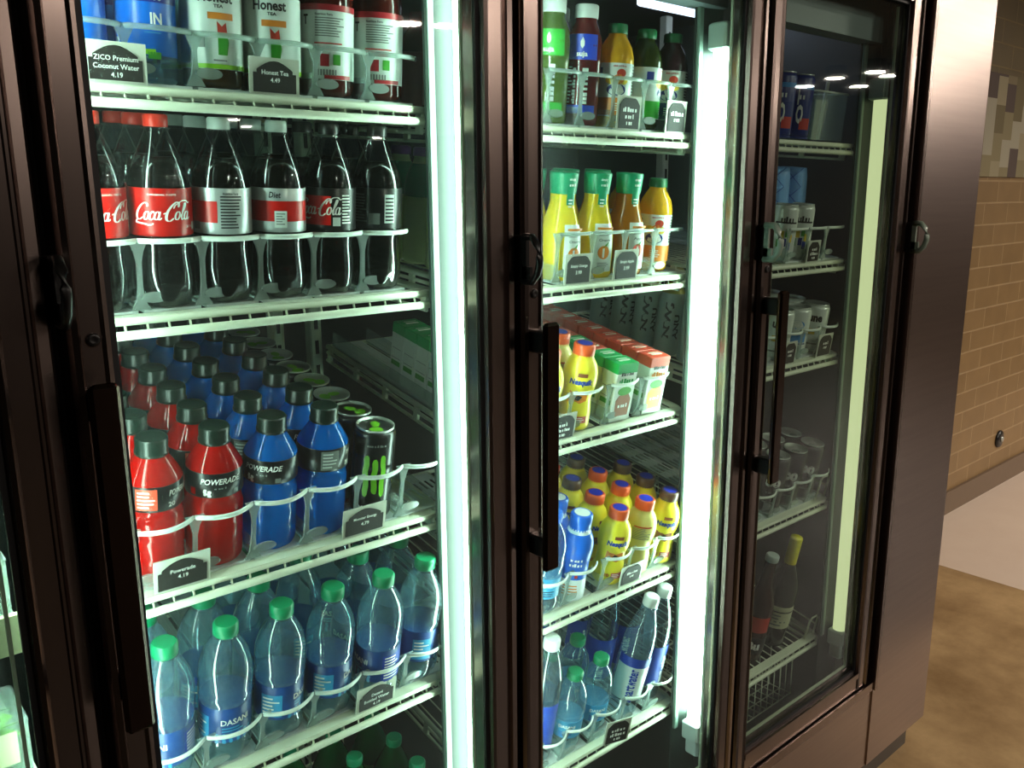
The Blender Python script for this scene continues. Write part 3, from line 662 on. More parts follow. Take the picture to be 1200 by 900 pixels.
def sports_bottle(color, back=False):
    p = Proto('sports_drink_bottle', 'bottle'); q = MB()
    prof = [(.025, .001), (.032, 0), (.0355, .004), (.0360, .012), (.0360, .030), (.0352, .034), (.0360, .038), (.0360, .060), (.0352, .064), (.0360, .068), (.0362, .088), (.0345, .095), (.0335, .100), (.0352, .106), (.0358, .110), (.0358, .143), (.0345, .148), (.0290, .158), (.0230, .169), (.0195, .175), (.0195, .178)]
    prof = [(r*(1.06 if z < .16 else 1.03), z) for r, z in prof]; mod = lambda a, z: 1+(.012*cos(10*a) if z < .09 else 0)
    q.lathe(prof, 'sportred' if color == 'red' else 'sportblue', 40, mod); p.part('bottle', q)
    q = MB(); q.lathe([(.0192, .176), (.0212, .1775), (.0212, .182), (.0200, .1835), (.0203, .198), (.0185, .2005), (.0165, .2000), (0, .2000)], 'sportcap', 40, lambda a, z: 1+.015*cos(20*a) if .184 < z < .198 else 1)
    p.part('cap', q)
    q = MB(); r = .0385; q.lathe([(r-.0005, .1085), (r, .109), (r, .1440), (r-.0005, .1445)], 'blacklabel', 40); li = p.part('label', q)
    q = MB(); r2 = r+.0004
    if not back:
        q.wrap(text_geo('POWERADE', .02, .25), .056, r2, R(4), .133, 'ink_w', .0085); q.wrap(text_geo('~~~~~', .02, .2), .016, r2, R(2), .123, 'ink_g', .003)
        q.wrap(CLAW[0], .005, r2, R(-28), .117, 'ink_w', .010); q.wrap(CLAW[1], .006, r2, R(-20), .115, 'ink_w', .010); q.patch(r2, R(-60), R(-48), .112, .122, 'sportred' if color == 'red' else 'sportblue', 4)
        q.patch(r2, R(30), R(42), .111, .118, 'ink_g', 4); q.patch(r2, R(120), R(200), .112, .142, 'tealabel', 8); lines(q, r2+.0004, R(125), R(195), .114, .140, 7, 'ink_k')
    else:
        c = 'cartred' if color == 'red' else 'ink_g'
        q.patch(r2, R(-34), R(6), .112, .142, c, 6); lines(q, r2+.0004, R(-30), R(2), .114, .140, 5, 'tealabel')
        q.wrap(text_geo('POWERADE', .02, .25), .04, r2, R(58), .133, 'ink_w', .0085); q.wrap(text_geo('20', .02), .010, r2, R(34), .117, 'ink_w', .007)
    p.part('lettering', q, li); return p

def can(name, h, r, body, top='cantop', tab='cantop', deco=None):
    p = Proto(name, 'can'); q = MB()
    q.lathe([(r*.78, .0), (r*.82, .0), (r*.98, .008), (r, .012), (r, h-.014), (r*.97, h-.010), (r*.88, h-.002), (r*.80, h-.0075), (0, h-.0075)], body, 36); p.part('can_body', q)
    q = MB(); q.lathe([(r*.865, h-.004), (r*.90, h-.002), (r*.90, h), (r*.85, h), (r*.82, h-.004), (0, h-.004)], top, 36); ti = p.part('can_top', q)
    q = MB(); q.add([(.0075*cos(a), .004+.011*sin(a), h-.002) for a in [2*PI*k/16 for k in range(16)]], [tuple(range(16))], tab)
    q.add([(.011*cos(a), -.013+.009*sin(a), h-.0035) for a in [2*PI*k/16 for k in range(16)]], [tuple(range(16))], tab if tab == 'limetab' else 'ink_g'); p.part('pull_tab', q, ti)
    if deco: q = MB(); deco(q, r+.0004); p.part('lettering', q, 0)
    return p
def deco_monster(q, r):
    for k, g in enumerate(CLAW): q.wrap(g, .0105, r, R(-2)+(k-1)*.40, .082, 'claw', .072 if k != 1 else .060)
    q.wrap(text_geo('MONSTER', .02), .044, r, R(-2), .026, 'ink_w', .009); q.wrap(text_geo('ENERGY', .02), .03, r, R(-2), .014, 'claw', .004); q.wrap(text_geo('~~~~~~~~~', .01), .03, r, R(0), .134, 'ink_g', .004)

WATER = [(.010, .004), (.022, .001), (.030, .0), (.0340, .006), (.0352, .016), (.0350, .028), (.0338, .034), (.0338, .096), (.0350, .104), (.0360, .114), (.0350, .120), (.0360, .126), (.0352, .132), (.0358, .142), (.0340, .158), (.0290, .176), (.0210, .192), (.0150, .202), (.0142, .208)]
WATER = scaled(WATER, 1.07, 1)
def water_bottle():
    p = Proto('water_bottle', 'bottle'); q = MB(); q.lathe(WATER, 'watr', 36, petal); q.lathe([(.014, .202), (.0178, .203), (.0178, .2045), (.014, .205)], 'watr', 24); p.part('bottle', q)
    cap(p, .205, .224, .0172, 'greencap')
    q = MB(); r = .0367; q.lathe([(r, .040), (r, .100)], 'waterblue', 36); li = p.part('label', q)
    q = MB(); r2 = r+.0004
    q.wrap(text_geo('DASANI', .02), .042, r2, R(0), .076, 'ink_w', .010); lines(q, r2, R(-30), R(25), .058, .068, 2, 'waterteal')
    for k in range(6): q.wrap(CLAW[k % 3], .006, r2, R(-42+k*16), .048, 'waterteal', .018)
    q.patch(r2, R(70), R(130), .04, .09, 'ink_b', 8); lines(q, r2+.0003, R(76), R(122), .044, .088, 8, 'ink_w'); q.patch(r2, R(-110), R(-60), .045, .085, 'waterteal', 6); lines(q, r2+.0003, R(-106), R(-66), .05, .082, 5, 'ink_w')
    p.part('lettering', q, li); return p
def simple_bottle(name, prof, body, capspec, label=None, deco=None, mod=None, cat='bottle', liquid_top=None, body2=None, captop=None):
    p = Proto(name, cat); q = MB(); q.lathe(prof, body, 36, mod); p.part('bottle', q)
    if capspec: cap(p, *capspec, top=captop)
    if label:
        q = MB(); z0, z1, r, m = label; q.lathe([(r-.0004, z0), (r, z0+.0005), (r, z1-.0005), (r-.0004, z1)], m, 36, mod); li = p.part('label', q)
        if deco: q = MB(); deco(q, r+.0005); p.part('lettering', q, li)
    return p

# row filler: things one behind another in a lane
def fill(key, x, protos, n, pitch, start, spin_off, label_of, group, jit=.0):
    for k in range(n):
        p = protos[k] if isinstance(protos, list) else protos
        s = start+k*pitch; L = at(key, x, s); so = spin_off[k % len(spin_off)] if isinstance(spin_off, (list, tuple)) else spin_off
        p.spawn(L, label_of(k), group, tilt=SH[key].t, spin=spin_to(L[0], L[1], so+random.uniform(-1, 1)*(jit if k else 0)))

# --- cola shelf
CB = {k: cola_bottle(k) for k in ('red', 'diet', 'dietback', 'zero', 'zeroback')}
cols = [('red', 'red label cola bottle', ' half hidden by the door frame', 30), ('red', 'red label cola bottle', ' with red cap and full white script', 4), ('dietback', 'silver label cola bottle', ' with printed facts panel', 0), ('diet', 'silver label cola bottle', ' with red band', 0), ('zero', 'black and red label cola bottle', ' with white script', -24), ('zeroback', 'black label cola bottle', ' with barcode panel at the row end', 4)]
lane_word = [x+' lane from the handle' for x in NTH[:6]]
for i, (k, d, extra, so) in enumerate(cols):
    fill('s2', L_s2[i], CB[k], 3, .078, .038, [so, so+30, so-40], lambda n, d=d, e=extra, i=i: ('front %s%s' % (d, e)) if n == 0 else '%s, %s, %s' % (d, ORD[n], lane_word[i]), 'cola bottles', 20)
# --- sports drinks and energy cans
SPR, SPRb, SPB, SPBb = sports_bottle('red'), sports_bottle('red', True), sports_bottle('blue'), sports_bottle('blue', True)
for i, (a, b, cw, so) in enumerate(((SPRb, SPR, 'red', 0), (SPR, SPRb, 'red', 8), (SPB, SPBb, 'blue', -22), (SPBb, SPB, 'blue', 30))):
    fill('s3', L_s3[i]+.002, [a, b, a, b, a, b, a], 7, .0775, .051, [so, 30, -60, 100, 20, -20], lambda n, cw=cw, i=i: '%s sports drink bottle with dark cap, %s, %s' % (cw, ORD[n], lane_word[i]), 'sports drink bottles', 30)
MON = can('energy_drink_can', .157, .033, 'canblack', tab='limetab', deco=deco_monster)
fill('s3', L_s3[4]+.004, MON, 8, .0672, .042, [6, 40, -70, 90], lambda n: 'black energy drink can with lime claw mark and green tab, %s' % ORD[n], 'black energy drink cans', 30)
# --- bottled water
WB = water_bottle()
wrows = [(0, [.022, .101, .178]), (1, [.022, .101]), (2, [.022, .099, .175]), (3, [.022, .126, .203]), (4, [.012, .089, .166]), (5, [.018, .097, .174])]
for i, ss in wrows:
    for k, s in enumerate(ss):
        L = at('s4', L_s4[i], s+.022); WB.spawn(L, 'green capped clear water bottle with blue label, %s, %s' % (ORD[k], lane_word[i]), 'clear water bottles with green caps', tilt=SH['s4'].t, spin=spin_to(L[0], L[1], [-35, 20, 65, 70, -60, 95][i]+30*k))
# --- tea shelf
COCO = [(.022, .001), (.030, 0), (.0345, .004), (.035, .010), (.0345, .03), (.0345, .12), (.034, .14), (.029, .165), (.020, .185), (.0165, .195), (.0165, .2)]
def deco_coco(q, r):
    q.patch(r, R(-180), R(180), .092, .110, 'cocodark', 36); q.wrap(text_geo('ZICO', .03), .022, r+.0004, R(30), .10, 'ink_w', .012); q.wrap(text_geo('IN', .03), .014, r, R(34), .074, 'ink_w', .013)
    lines(q, r, R(10), R(55), .056, .064, 2, 'skyblue'); q.patch(r, R(-14), R(30), .033, .039, 'lime', 8); q.patch(r, R(16), R(40), .028, .036, 'leaf', 6)
    q.patch(r, R(-60), R(-44), .036, .052, 'tealabel', 4)
CO = simple_bottle('coconut_water_bottle', COCO, 'watr', (.198, .214, .017, 'whitecap'), (.032, .110, .0352, 'coco'), deco_coco)
TEA = [(.022, .001), (.030, 0), (.034, .004), (.0345, .010), (.034, .02), (.034, .13), (.032, .145), (.026, .168), (.019, .188), (.0165, .195), (.0165, .2)]
def deco_tea(q, r):
    q.wrap(text_geo('Honest', .03), .044, r, R(-4), .108, 'ink_k', .013); q.wrap(text_geo('TEA', .03), .012, r, R(0), .0975, 'ink_k', .004); q.patch(r, R(-20), R(28), .082, .090, 'orange', 8)
    q.add(*[[(r*sin(a), -r*cos(a), z) for a, z in ((R(-3), .040), (R(14), .040), (R(18), .055), (R(15), .066), (R(-3), .066))], [(0, 1, 2, 3, 4)]], 'leaf')
    q.add(*[[(r*sin(a), -r*cos(a), z) for a, z in ((R(-3), .066), (R(15), .066), (R(13), .079), (R(5), .074), (R(-4), .080))], [(0, 1, 2, 3, 4)]], 'fruitred')
    q.patch(r, R(-40), R(-26), .048, .060, 'ink_g', 4); q.patch(r, R(-180), R(180), .0235, .029, 'lime', 36); lines(q, r, R(-12), R(18), .031, .036, 1, 'ink_g')
TEA = scaled(TEA, 1.10, 1.); TEA1 = simple_bottle('tea_bottle', TEA, 'teabrown', (.198, .214, .0185, 'whitecap'), (.023, .120, .0385, 'tealabel'), deco_tea)
def deco_tea2(q, r):
    q.patch(r, R(-180), R(180), .112, .120, 'maroon', 36); q.patch(r, R(0), R(60), .0235, .029, 'maroon', 10); q.wrap(text_geo('T', .03), .008, r, R(-40), .10, 'ink_k', .013); q.wrap(text_geo('Nutrition Facts', .02), .024, r, R(0), .107, 'ink_k', .003)
    lines(q, r, R(-18), R(45), .078, .104, 8, 'ink_g'); q.patch(r, R(-8), R(10), .040, .056, 'maroon', 4); q.patch(r, R(18), R(34), .042, .056, 'leaf', 4); lines(q, r, R(-20), R(40), .060, .072, 3, 'ink_r')
    for k in range(8): q.patch(r, R(-20+k*6), R(-17+k*6), .028, .036, 'ink_g', 2)
TEA2 = simple_bottle('tea_bottle', TEA, 'tearust', (.198, .214, .0185, 'whitecap'), (.023, .120, .0385, 'tealabel'), deco_tea2)
for i, (p, d, so) in enumerate(((CO, 'blue coconut water bottle', -30), (CO, 'blue coconut water bottle', -14), (TEA1, 'brown tea bottle with white label', 14), (TEA1, 'brown tea bottle with white label', 2), (TEA2, 'dark red tea bottle with white label', -4), (TEA2, 'dark red tea bottle with white label', -4))):
    fill('s1', L_s1[i], p, 2, .074, .054, [so, so+50], lambda n, d=d, i=i: '%s, %s, %s' % (d, ORD[n], lane_word[i]), 'tea and coconut bottles on the top shelf', 15)
# --- green soda bottles on the bottom shelf
SODA = Proto('soda_bottle', 'bottle'); q = MB(); q.lathe(COLA, 'greenpet', 32, petal); SODA.part('bottle', q); cap(SODA, .221, .236, .0142, 'tealcap'); q = MB(); q.lathe([(.0384, .092), (.0384, .149)], 'leaf', 32); SODA.part('label', q)
for i in range(6):
    fill('s5', .335+.0825*i, SODA, 3, .074, .06, 0, lambda n, i=i: 'green soda bottle under the water shelf, %s, %s' % (ORD[n], lane_word[i]), 'green soda bottles', 40)

# --- top juice shelf
SUJ = [(.024, .001), (.028, 0), (.0305, .004), (.031, .01), (.031, .135), (.029, .150), (.022, .168), (.019, .175), (.019, .18)]
sq = lambda a, z: 1+.045*abs(sin(2*a)) if z < .14 else 1
def deco_suja(c, big):
    def f(q, r):
        q.wrap(text_geo('suja', .03), .020, r, R(0), .118, 'ink_w', .011); q.add([(r*sin(R(a)), -r*cos(R(a)), z) for a, z in ((0, .128), (6, .133), (6, .140), (0, .147), (-6, .140), (-6, .133))], [(0, 1, 2, 3, 4, 5)], 'ink_w')
    return f
def suja(liq, c, word):
    p = Proto('juice_bottle', 'bottle'); q = MB(); q.lathe(SUJ, liq, 40, sq); p.part('bottle', q); cap(p, .180, .203, .0205, 'whitecap')
    q = MB(); q.lathe([(.0318, .110), (.0318, .152)], c, 12, sq, 0, 0, 0, R(-62), R(50)); li = p.part('label', q); q = MB(); deco_suja(c, word)(q, .0338); p.part('lettering', q, li)
    q = MB(); q.lathe([(.0318, .020), (.0318, .108)], 'clear', 12, sq, 0, 0, 0, R(-62), R(50)); l2 = p.part('lower_label', q)
    q = MB(); q.wrap(text_geo(word, .03), .015, .0338, R(10), .066, 'ink_w', .060, True); q.wrap(text_geo('~~~~~~~~~~~~', .01), .006, .0338, R(-20), .066, 'ink_w', .060, True); lines(q, .0338, R(-50), R(-26), .03, .10, 12, 'ink_w'); q.lathe([(.0332, .020), (.0332, .034)], c, 12, sq, 0, 0, 0, R(-62), R(50)); p.part('lettering', q, l2)
    return p
SG = suja('juicegreen', 'limegreen', '~~~~~~~~'); SB = suja('juicered', 'cobalt', '~~~~~~~~~')
ODW = [(.024, .001), (.029, 0), (.0325, .004), (.033, .010), (.0325, .03), (.0315, .055), (.0325, .085), (.034, .105), (.0335, .122), (.0290, .140), (.0215, .153), (.0165, .160), (.016, .166)]
def odw(liq, low, seal='fruitred'):
    def deco(q, r):
        q.patch(r, R(-180), R(180), .021, .052, low, 36); q.lathe([(0, 0)], 'ink_b') if 0 else None
        q.add([(r*sin(.02+.52*cos(t)), -r*cos(.02+.52*cos(t)), .066+.0105*sin(t)) for t in [2*PI*k/20 for k in range(20)]], [tuple(range(20))], 'navy')
        q.wrap(text_geo('odwalla', .03), .026, r+.0005, R(1), .066, 'ink_w', .008)
        for a, z, rr, m in ((-18, .083, .010, 'yellowp'), (6, .084, .011, 'orange'), (22, .082, .009, 'yellowp'), (14, .095, .009, seal)):
            q.add([(r*sin(R(a)+rr/r*cos(t)), -r*cos(R(a)+rr/r*cos(t)), z+rr*.8*sin(t)) for t in [2*PI*k/14 for k in range(14)]], [tuple(range(14))], m)
        q.wrap(text_geo('~~~~~~~~~', .02), .024, r, R(8), .107, 'ink_r', .003); lines(q, r+.0003, R(-10), R(35), .028, .044, 4, 'ink_w'); lines(q, r, R(60), R(110), .056, .11, 10, 'ink_k'); q.patch(r, R(-70), R(-46), .088, .104, 'navy', 6)
    return simple_bottle('juice_bottle', ODW, liq, (.164, .181, .0178, 'dgreencap'), (.020, .112, .0344, 'tealabel'), deco)
OD1, OD2, OD3, OD4 = odw('juicemango', 'orange'), odw('juicedark', 'limegreen'), odw('juicepurple', 'navy'), odw('juicemango', 'orange')
for p, x, so, d in ((SG, L_m1[1], -10, 'green juice bottle with white cap'), (SB, L_m1[2], -6, 'dark red juice bottle with white cap'), (OD1, L_m1[3], 8, 'mango juice bottle with dark green cap'), (OD2, L_m1[4], 80, 'murky green juice bottle'), (OD3, L_m1[5], 0, 'purple juice bottle with dark green cap')):
    fill('m1', x, p, 2, .073, .05, [so, so+40], lambda n, d=d: '%s, %s on the top middle shelf' % (d, ORD[n]), 'juice bottles on the top middle shelf', 10)
RJ = simple_bottle('juice_bottle', ODW, 'juicered', (.164, .181, .0178, 'redcap'), (.020, .112, .0344, 'pink'))
fill('m1', L_m1[0], RJ, 4, .073, .06, 0, lambda n: 'red juice bottle seen beyond the tea bottles, %s of its lane' % ORD[n], 'red juice bottles')
# --- orange juice shelf
OJP = [(.030, .001), (.0365, 0), (.0385, .004), (.0385, .010), (.0385, .055), (.0370, .080), (.0320, .105), (.0255, .125), (.0225, .138), (.0225, .17)]
osq = lambda a, z: 1+.05*abs(sin(2*a))*max(0, min(1, (.12-z)/.05))
def carafe(liq, word, fruit, side):
    p = Proto('juice_carafe', 'bottle'); q = MB(); q.lathe(OJP, liq, 40, osq); p.part('bottle', q)
    q = MB(); q.lathe([(.0228, .152), (.0238, .153), (.0262, .187), (.0255, .190), (.0, .190)], 'tealcap', 32); ci = p.part('cap', q)
    q = MB(); q.lathe([(.0240, .118), (.0236, .132), (.0236, .150), (.0265, .188)], 'tealcap', 6, None, 0, 0, 0, R(18), R(62)); si = p.part('seal_strip', q, ci)
    q = MB(); q.wrap(text_geo('simply', .03), .014, .0262, R(38), .178, 'ink_w', .006); q.wrap(text_geo('~~~~~', .03), .013, .0258, R(39), .169, 'ink_w', .005); lines(q, .0244, R(26), R(52), .122, .145, 4, 'ink_w'); p.part('lettering', q, ci)
    r = .0410; q = MB(); q.lathe([(.0402, .012), (.0402, .055), (.0386, .080), (.0345, .100)], 'tealabel', 8, osq, 0, 0, 0, R(12), R(72)); li = p.part('label', q)
    q = MB(); q.wrap(text_geo('Simply', .02), .022, r-.0008, R(40), .080, 'ink_g', .007); q.wrap(text_geo(word, .03), .026, .0424, R(42), .070, 'ink_g', .007)
    q.add([(.0428*sin(R(40)+.30*cos(t)), -.0428*cos(R(40)+.30*cos(t)), .048+.0125*sin(t)) for t in [2*PI*k/18 for k in range(18)]], [tuple(range(18))], fruit)
    q.add([(.043*sin(R(a)), -.043*cos(R(a)), z) for a, z in ((34, .056), (40, .060), (54, .068), (48, .060))], [(0, 1, 2, 3)], 'leaf'); q.patch(.0426, R(18), R(66), .090, .094, 'orange', 6); lines(q, .0426, R(24), R(60), .018, .030, 4, 'ink_g'); p.part('lettering', q, li)
    return p
OJ1 = carafe('oj', 'Orange', 'orange', 0); AJ = carafe('apple', 'Apple', 'fruitred', 0)
for p, x, so, d in ((OJ1, L_m2[2], 0, 'yellow orange juice carafe next to the door handle'), (OJ1, L_m2[3], -8, 'yellow orange juice carafe touching the amber one'), (AJ, L_m2[4], 2, 'amber apple juice carafe'), (OD4, L_m2[5], 4, 'mango juice bottle beside the amber carafe')):
    fill('m2', x, p, 2, .085, .052, [so, so], lambda n, d=d: '%s, %s' % (d, ORD[n]), 'juices on the orange juice shelf', 10)
PG = simple_bottle('fruit_drink_bottle', scaled(COCO, 1, 1.0), 'palegreen', (.198, .214, .019, 'tealcap'), (.150, .180, .0300, 'purple'))
PG2 = Proto('fruit_drink_bottle', 'bottle'); q = MB(); q.lathe(COCO, 'palegreen', 32); PG2.part('bottle', q); cap(PG2, .198, .214, .019, 'purple'); q = MB(); q.lathe([(.0352, .125), (.0346, .142), (.0296, .165), (.021, .185)], 'tealcap', 32); PG2.part('shoulder_sleeve', q)
fill('m2', L_m2[0], PG2, 5, .075, .06, 0, lambda n: 'pale green drink with teal shoulder beside the cola, %s of its lane' % ORD[n], 'pale green drinks')
# --- milk carton shelf
NES_ = [(.022, .001), (.027, 0), (.0295, .004), (.030, .010), (.0295, .030), (.0275, .050), (.0265, .060), (.0280, .072), (.0310, .086), (.0320, .100), (.0310, .114), (.0270, .128), (.0215, .137), (.0195, .140), (.0195, .146)]
NES = scaled(NES_, 1.06, 1.0)
def nes(capm, back=False, low='pink'):
    p = Proto('flavoured_milk_bottle', 'bottle'); q = MB(); q.lathe(NES, 'nesp' if back else 'nesy', 36); p.part('bottle', q)
    q = MB(); q.lathe([(.0205, .138), (.0205, .142)], 'navy', 32); p.part('neck_ring', q); cap(p, .143, .166, .0205, capm, True, 'nesblue')
    q = MB()
    if back: lines(q, 0.0345, R(-30), R(40), .085, .112, 9, 'ink_g'); q.patch(0.0345, R(-25), R(40), .113, .116, 'fruitred', 6)
    else:
        q.wrap(text_geo('Nesquik', .05, .15), .046, 0.0346, R(4), .098, 'ink_b', .015); q.patch(0.0341, R(-10), R(22), .109, .1165, 'choc', 5)
        q.add([(0.0318*sin(R(a)), -0.0318*cos(R(a)), z) for a, z in ((-35, .056), (-10, .060), (10, .056), (32, .062), (35, .078), (5, .074), (-30, .080))], [(0, 1, 2, 3, 4, 5, 6)], 'choc' if low == 'choc' else 'orange')
        q.add([(0.0324*sin(R(a)), -0.0324*cos(R(a)), z) for a, z in ((-14, .064), (4, .062), (16, .070), (0, .073))], [(0, 1, 2, 3)], 'ink_k')
        q.patch(0.0321, R(0), R(45), .016, .030, 'pink', 6); lines(q, 0.0325, R(4), R(40), .018, .028, 3, 'ink_w'); q.wrap(text_geo('20', .03), .012, 0.0321, R(-18), .024, 'ink_r', .008)
    p.part('lettering', q); return p
NO, NB, NOb, NOc = nes('nesorange'), nes('nesbrown', False, 'choc'), nes('nesorange', True), nes('nesorange', False, 'choc')
fill('m3', L_m3[1]-.004, NO, 2, .068, .036, [14, -30], lambda n: 'yellow milk bottle with orange cap beside the door handle, %s' % ORD[n], 'yellow milk bottles on the carton shelf')
fill('m3', L_m3[2]-.002, [NO, NOb], 2, .068, .036, [2, 40], lambda n: 'yellow milk bottle with orange cap beside the green carton, %s' % ORD[n], 'yellow milk bottles on the carton shelf')
def carton(topm, d):
    p = Proto('milk_carton', 'carton'); q = MB(); w, l, h = .054, .041, .122
    q.bbox(-w/2, w/2, -l/2, l/2, 0, h-.014, 'carton', .0015); q.bbox(-w/2-.0002, w/2+.0002, -l/2-.0002, l/2+.0002, h-.022, h, topm, .0015); p.part('box', q)
    q = MB(); q.box(-.012, .016, -.006, .006, h, h+.0012, 'carton'); q.bbox(-w/2+.004, w/2-.004, -.0012, .0012, h, h+.0022, topm, .0005); p.part('top_fold', q)
    q = MB(); y = -l/2-.0006
    q.flat(text_geo('~~~~~~~~', .02), .032, 0, y, .100, 'ink_k' , .007); q.flat(text_geo('~~~~~~~', .03), .036, 0, y, .086, d, .010)
    q.add([(.018*cos(t), y, .064+.009*sin(t)) for t in [2*PI*k/18 for k in range(18)]], [tuple(range(18))], 'leaf'); q.add([(-.018, y, .012), (.018, y, .012), (.020, y, .046), (.012, y, .058), (-.012, y, .056), (-.020, y, .046)], [(0, 1, 2, 3, 4, 5)], 'choc' if d == 'cartgreen' else 'yellowp')
    q.flat(text_geo('~~~~~', .02), .024, 0, y-.0004, .034, 'ink_w', .008)
    x = -w/2-.0006
    for z, hh, m in ((.07, .0012, 'ink_g'), (.05, .0012, 'ink_g'), (.035, .01, 'leaf')): q.add([(x, -.015, z), (x, .015, z), (x, .015, z+hh), (x, -.015, z+hh)], [(0, 3, 2, 1)], m)
    p.part('lettering', q, 0); return p
CG, CR = carton('cartgreen', 'cartgreen'), carton('cartred', 'orange')
def crow(x, protos, spin, lab, g, start=.026, pitch=.0425, key='m3'):
    for k, p in enumerate(protos):
        p.spawn(at(key, x, start+k*pitch), lab(k), g, tilt=SH[key].t, spin=R(spin))
crow(L_m3[3]-.002, [CG, CG, CR, CG, CR, CR, CR, CR, CR], -4, lambda k: '%s topped milk carton, %s, lane beside the yellow bottles' % ('red' if k in (2, 4, 5, 6, 7, 8) else 'green', ORD[k]), 'small milk cartons')
crow(L_m3[4], [CR]*9, -4, lambda k: 'red topped milk carton, %s, end lane by the lamp' % ORD[k], 'small milk cartons')
crow(L_m3[0]-.002, [CG]*5, 0, lambda k: 'green topped milk carton beyond the energy cans, %s of its lane' % ORD[k], 'small milk cartons', .18)
# --- flavoured milk shelf
for x, ps, so, ln in ((L_m4[3], [NO, NOc, NB, NO], [10, 40, 0, 20], 'left'), (L_m4[4], [NOb, NO, NO, NB], [0, 10, 30, 0], 'middle'), (L_m4[5], [NB, NB, NB], [6, 20, 0], 'right')):
    fill('m4', x+.006, ps, len(ps), .069, .036, so, lambda n, ln=ln, ps=ps: '%s capped flavoured milk bottle, %s, lane %s' % ('brown' if ps[n] is NB else 'orange', ORD[n], {'left': 'beside the blue bottles', 'middle': 'behind the shelf tag', 'right': 'at the lamp end'}[ln]), 'flavoured milk bottles on the sloping shelf')
BL = [(.024, .001), (.029, 0), (.031, .004), (.0312, .012), (.0300, .05), (.0300, .085), (.0325, .105), (.0330, .120), (.0300, .134), (.0235, .146), (.0215, .150), (.0215, .156)]
BLU = Proto('milk_bottle', 'bottle'); q = MB(); q.lathe(BL, 'milkwhite', 36); BLU.part('bottle', q); cap(BLU, .152, .185, .0215, 'sleeveblue', True, 'whitecap')
q = MB(); q.lathe([(.0304, .050), (.0304, .085), (.0329, .105), (.0334, .120), (.0304, .134), (.0238, .1465)], 'sleeveblue', 36); li = BLU.part('sleeve', q)
q = MB(); q.wrap(text_geo('~~~~~', .04), .024, .0318, R(6), .096, 'ink_w', .008); q.wrap(text_geo('~~~~~~', .04), .026, .0312, R(6), .084, 'ink_w', .007); q.add([(.0310*sin(R(14)+.12*cos(t)), -.031*cos(R(14)+.12*cos(t)), .058+.004*sin(t)) for t in [2*PI*k/12 for k in range(12)]], [tuple(range(12))], 'ink_r'); lines(q, .0318, R(-30), R(36), .014, .040, 4, 'orange'); BLU.part('lettering', q, li)
fill('m4', L_m4[2]-.004, [BLU, BLU, NO, NO, NB], 5, .069, .036, [0, -20, 20, 30, 0], lambda n: ('blue capped white milk bottle in blue sleeve, %s of its lane' if n < 2 else 'yellow milk bottle behind the blue bottles, %s of its lane') % ORD[n], 'bottles in the blue sleeve lane')
VIT = Proto('enhanced_water_bottle', 'bottle'); q = MB(); q.lathe(scaled(WATER, .89, .93), 'watr2', 36); VIT.part('bottle', q); cap(VIT, .190, .210, .0165, 'sleeveblue')
q = MB(); q.lathe([(.0329, .036), (.0329, .080)], 'waterteal', 36); li = VIT.part('label', q); q = MB(); q.wrap(text_geo('~~~~~', .03), .024, .0333, R(20), .066, 'ink_w', .010); lines(q, .0333, R(0), R(40), .040, .054, 3, 'ink_k'); VIT.part('lettering', q, li)
fill('m4', L_m4[1]-.002, VIT, 3, .07, .036, [0, 0], lambda n: 'clear bottle with teal label by the door handle, %s' % ORD[n], 'clear teal label bottles')
# --- lowest middle shelf: tall and small water bottles
TALL = [(.012, .003), (.026, .0), (.033, .004), (.0355, .012), (.0355, .03), (.0355, .155), (.0350, .175), (.0315, .205), (.0245, .232), (.0175, .252), (.0145, .262), (.0142, .268)]
def tall(lab, band):
    p = Proto('tall_water_bottle', 'bottle'); q = MB(); q.lathe(TALL, 'watr2', 36); q.lathe([(.0142, .260), (.0178, .261), (.0178, .263), (.0142, .264)], 'watr2', 24); p.part('bottle', q); cap(p, .265, .288, .0165, 'whitecap', True, 'tealabel')
    q = MB(); q.lathe([(.0359, .045), (.0359, .140)], 'tealabel' if lab else 'ink_b', 20, None, 0, 0, 0, R(-70), R(70)); li = p.part('label', q)
    q = MB(); q.patch(.0363, R(-70), R(70), .128, .150, 'ink_b', 14); q.wrap(text_geo('smartwater', .03), .021, .0364, R(0), .082, 'ink_b' if lab else 'ink_w', .084, True)
    p.part('lettering', q, li); return p
T1, T2 = tall(True, True), tall(False, True)
def put(p, key, x, s, label, group, so=0, lean=0): L = at(key, x, s); p.spawn(L, label, group, tilt=SH[key].t, spin=spin_to(L[0], L[1], so), lean=R(lean))
put(T2, 'm5', L_m5[1]-.004, .056, 'tall white capped water bottle with dark blue label beside the door frame', 'tall water bottles', -6)
put(T1, 'm5', L_m5[4]+.002, .048, 'tall water bottle with large blue lettering on white label', 'tall water bottles', 6, 6)
put(T2, 'm5', L_m5[5]-.001, .056, 'tall white capped water bottle at the lamp end of its shelf', 'tall water bottles', 60)
put(T2, 'm5', L_m5[4]-.001, .135, 'tall water bottle standing behind the large lettered one', 'tall water bottles', 10)
put(T2, 'm5', L_m5[5]-.001, .14, 'tall water bottle second back in the lane at the lamp end', 'tall water bottles', 10)
put(T2, 'm5', L_m5[4]-.001, .215, 'tall water bottle third back behind the large lettered one', 'tall water bottles', 40)
put(T2, 'm5', L_m5[3], .245, 'tall water bottle standing behind the small green capped ones', 'tall water bottles', 40)
SM = Proto('small_water_bottle', 'bottle'); q = MB(); q.lathe(scaled(WATER, .89, .80), 'watr', 36, petal); SM.part('bottle', q); cap(SM, .163, .180, .0165, 'greencap')
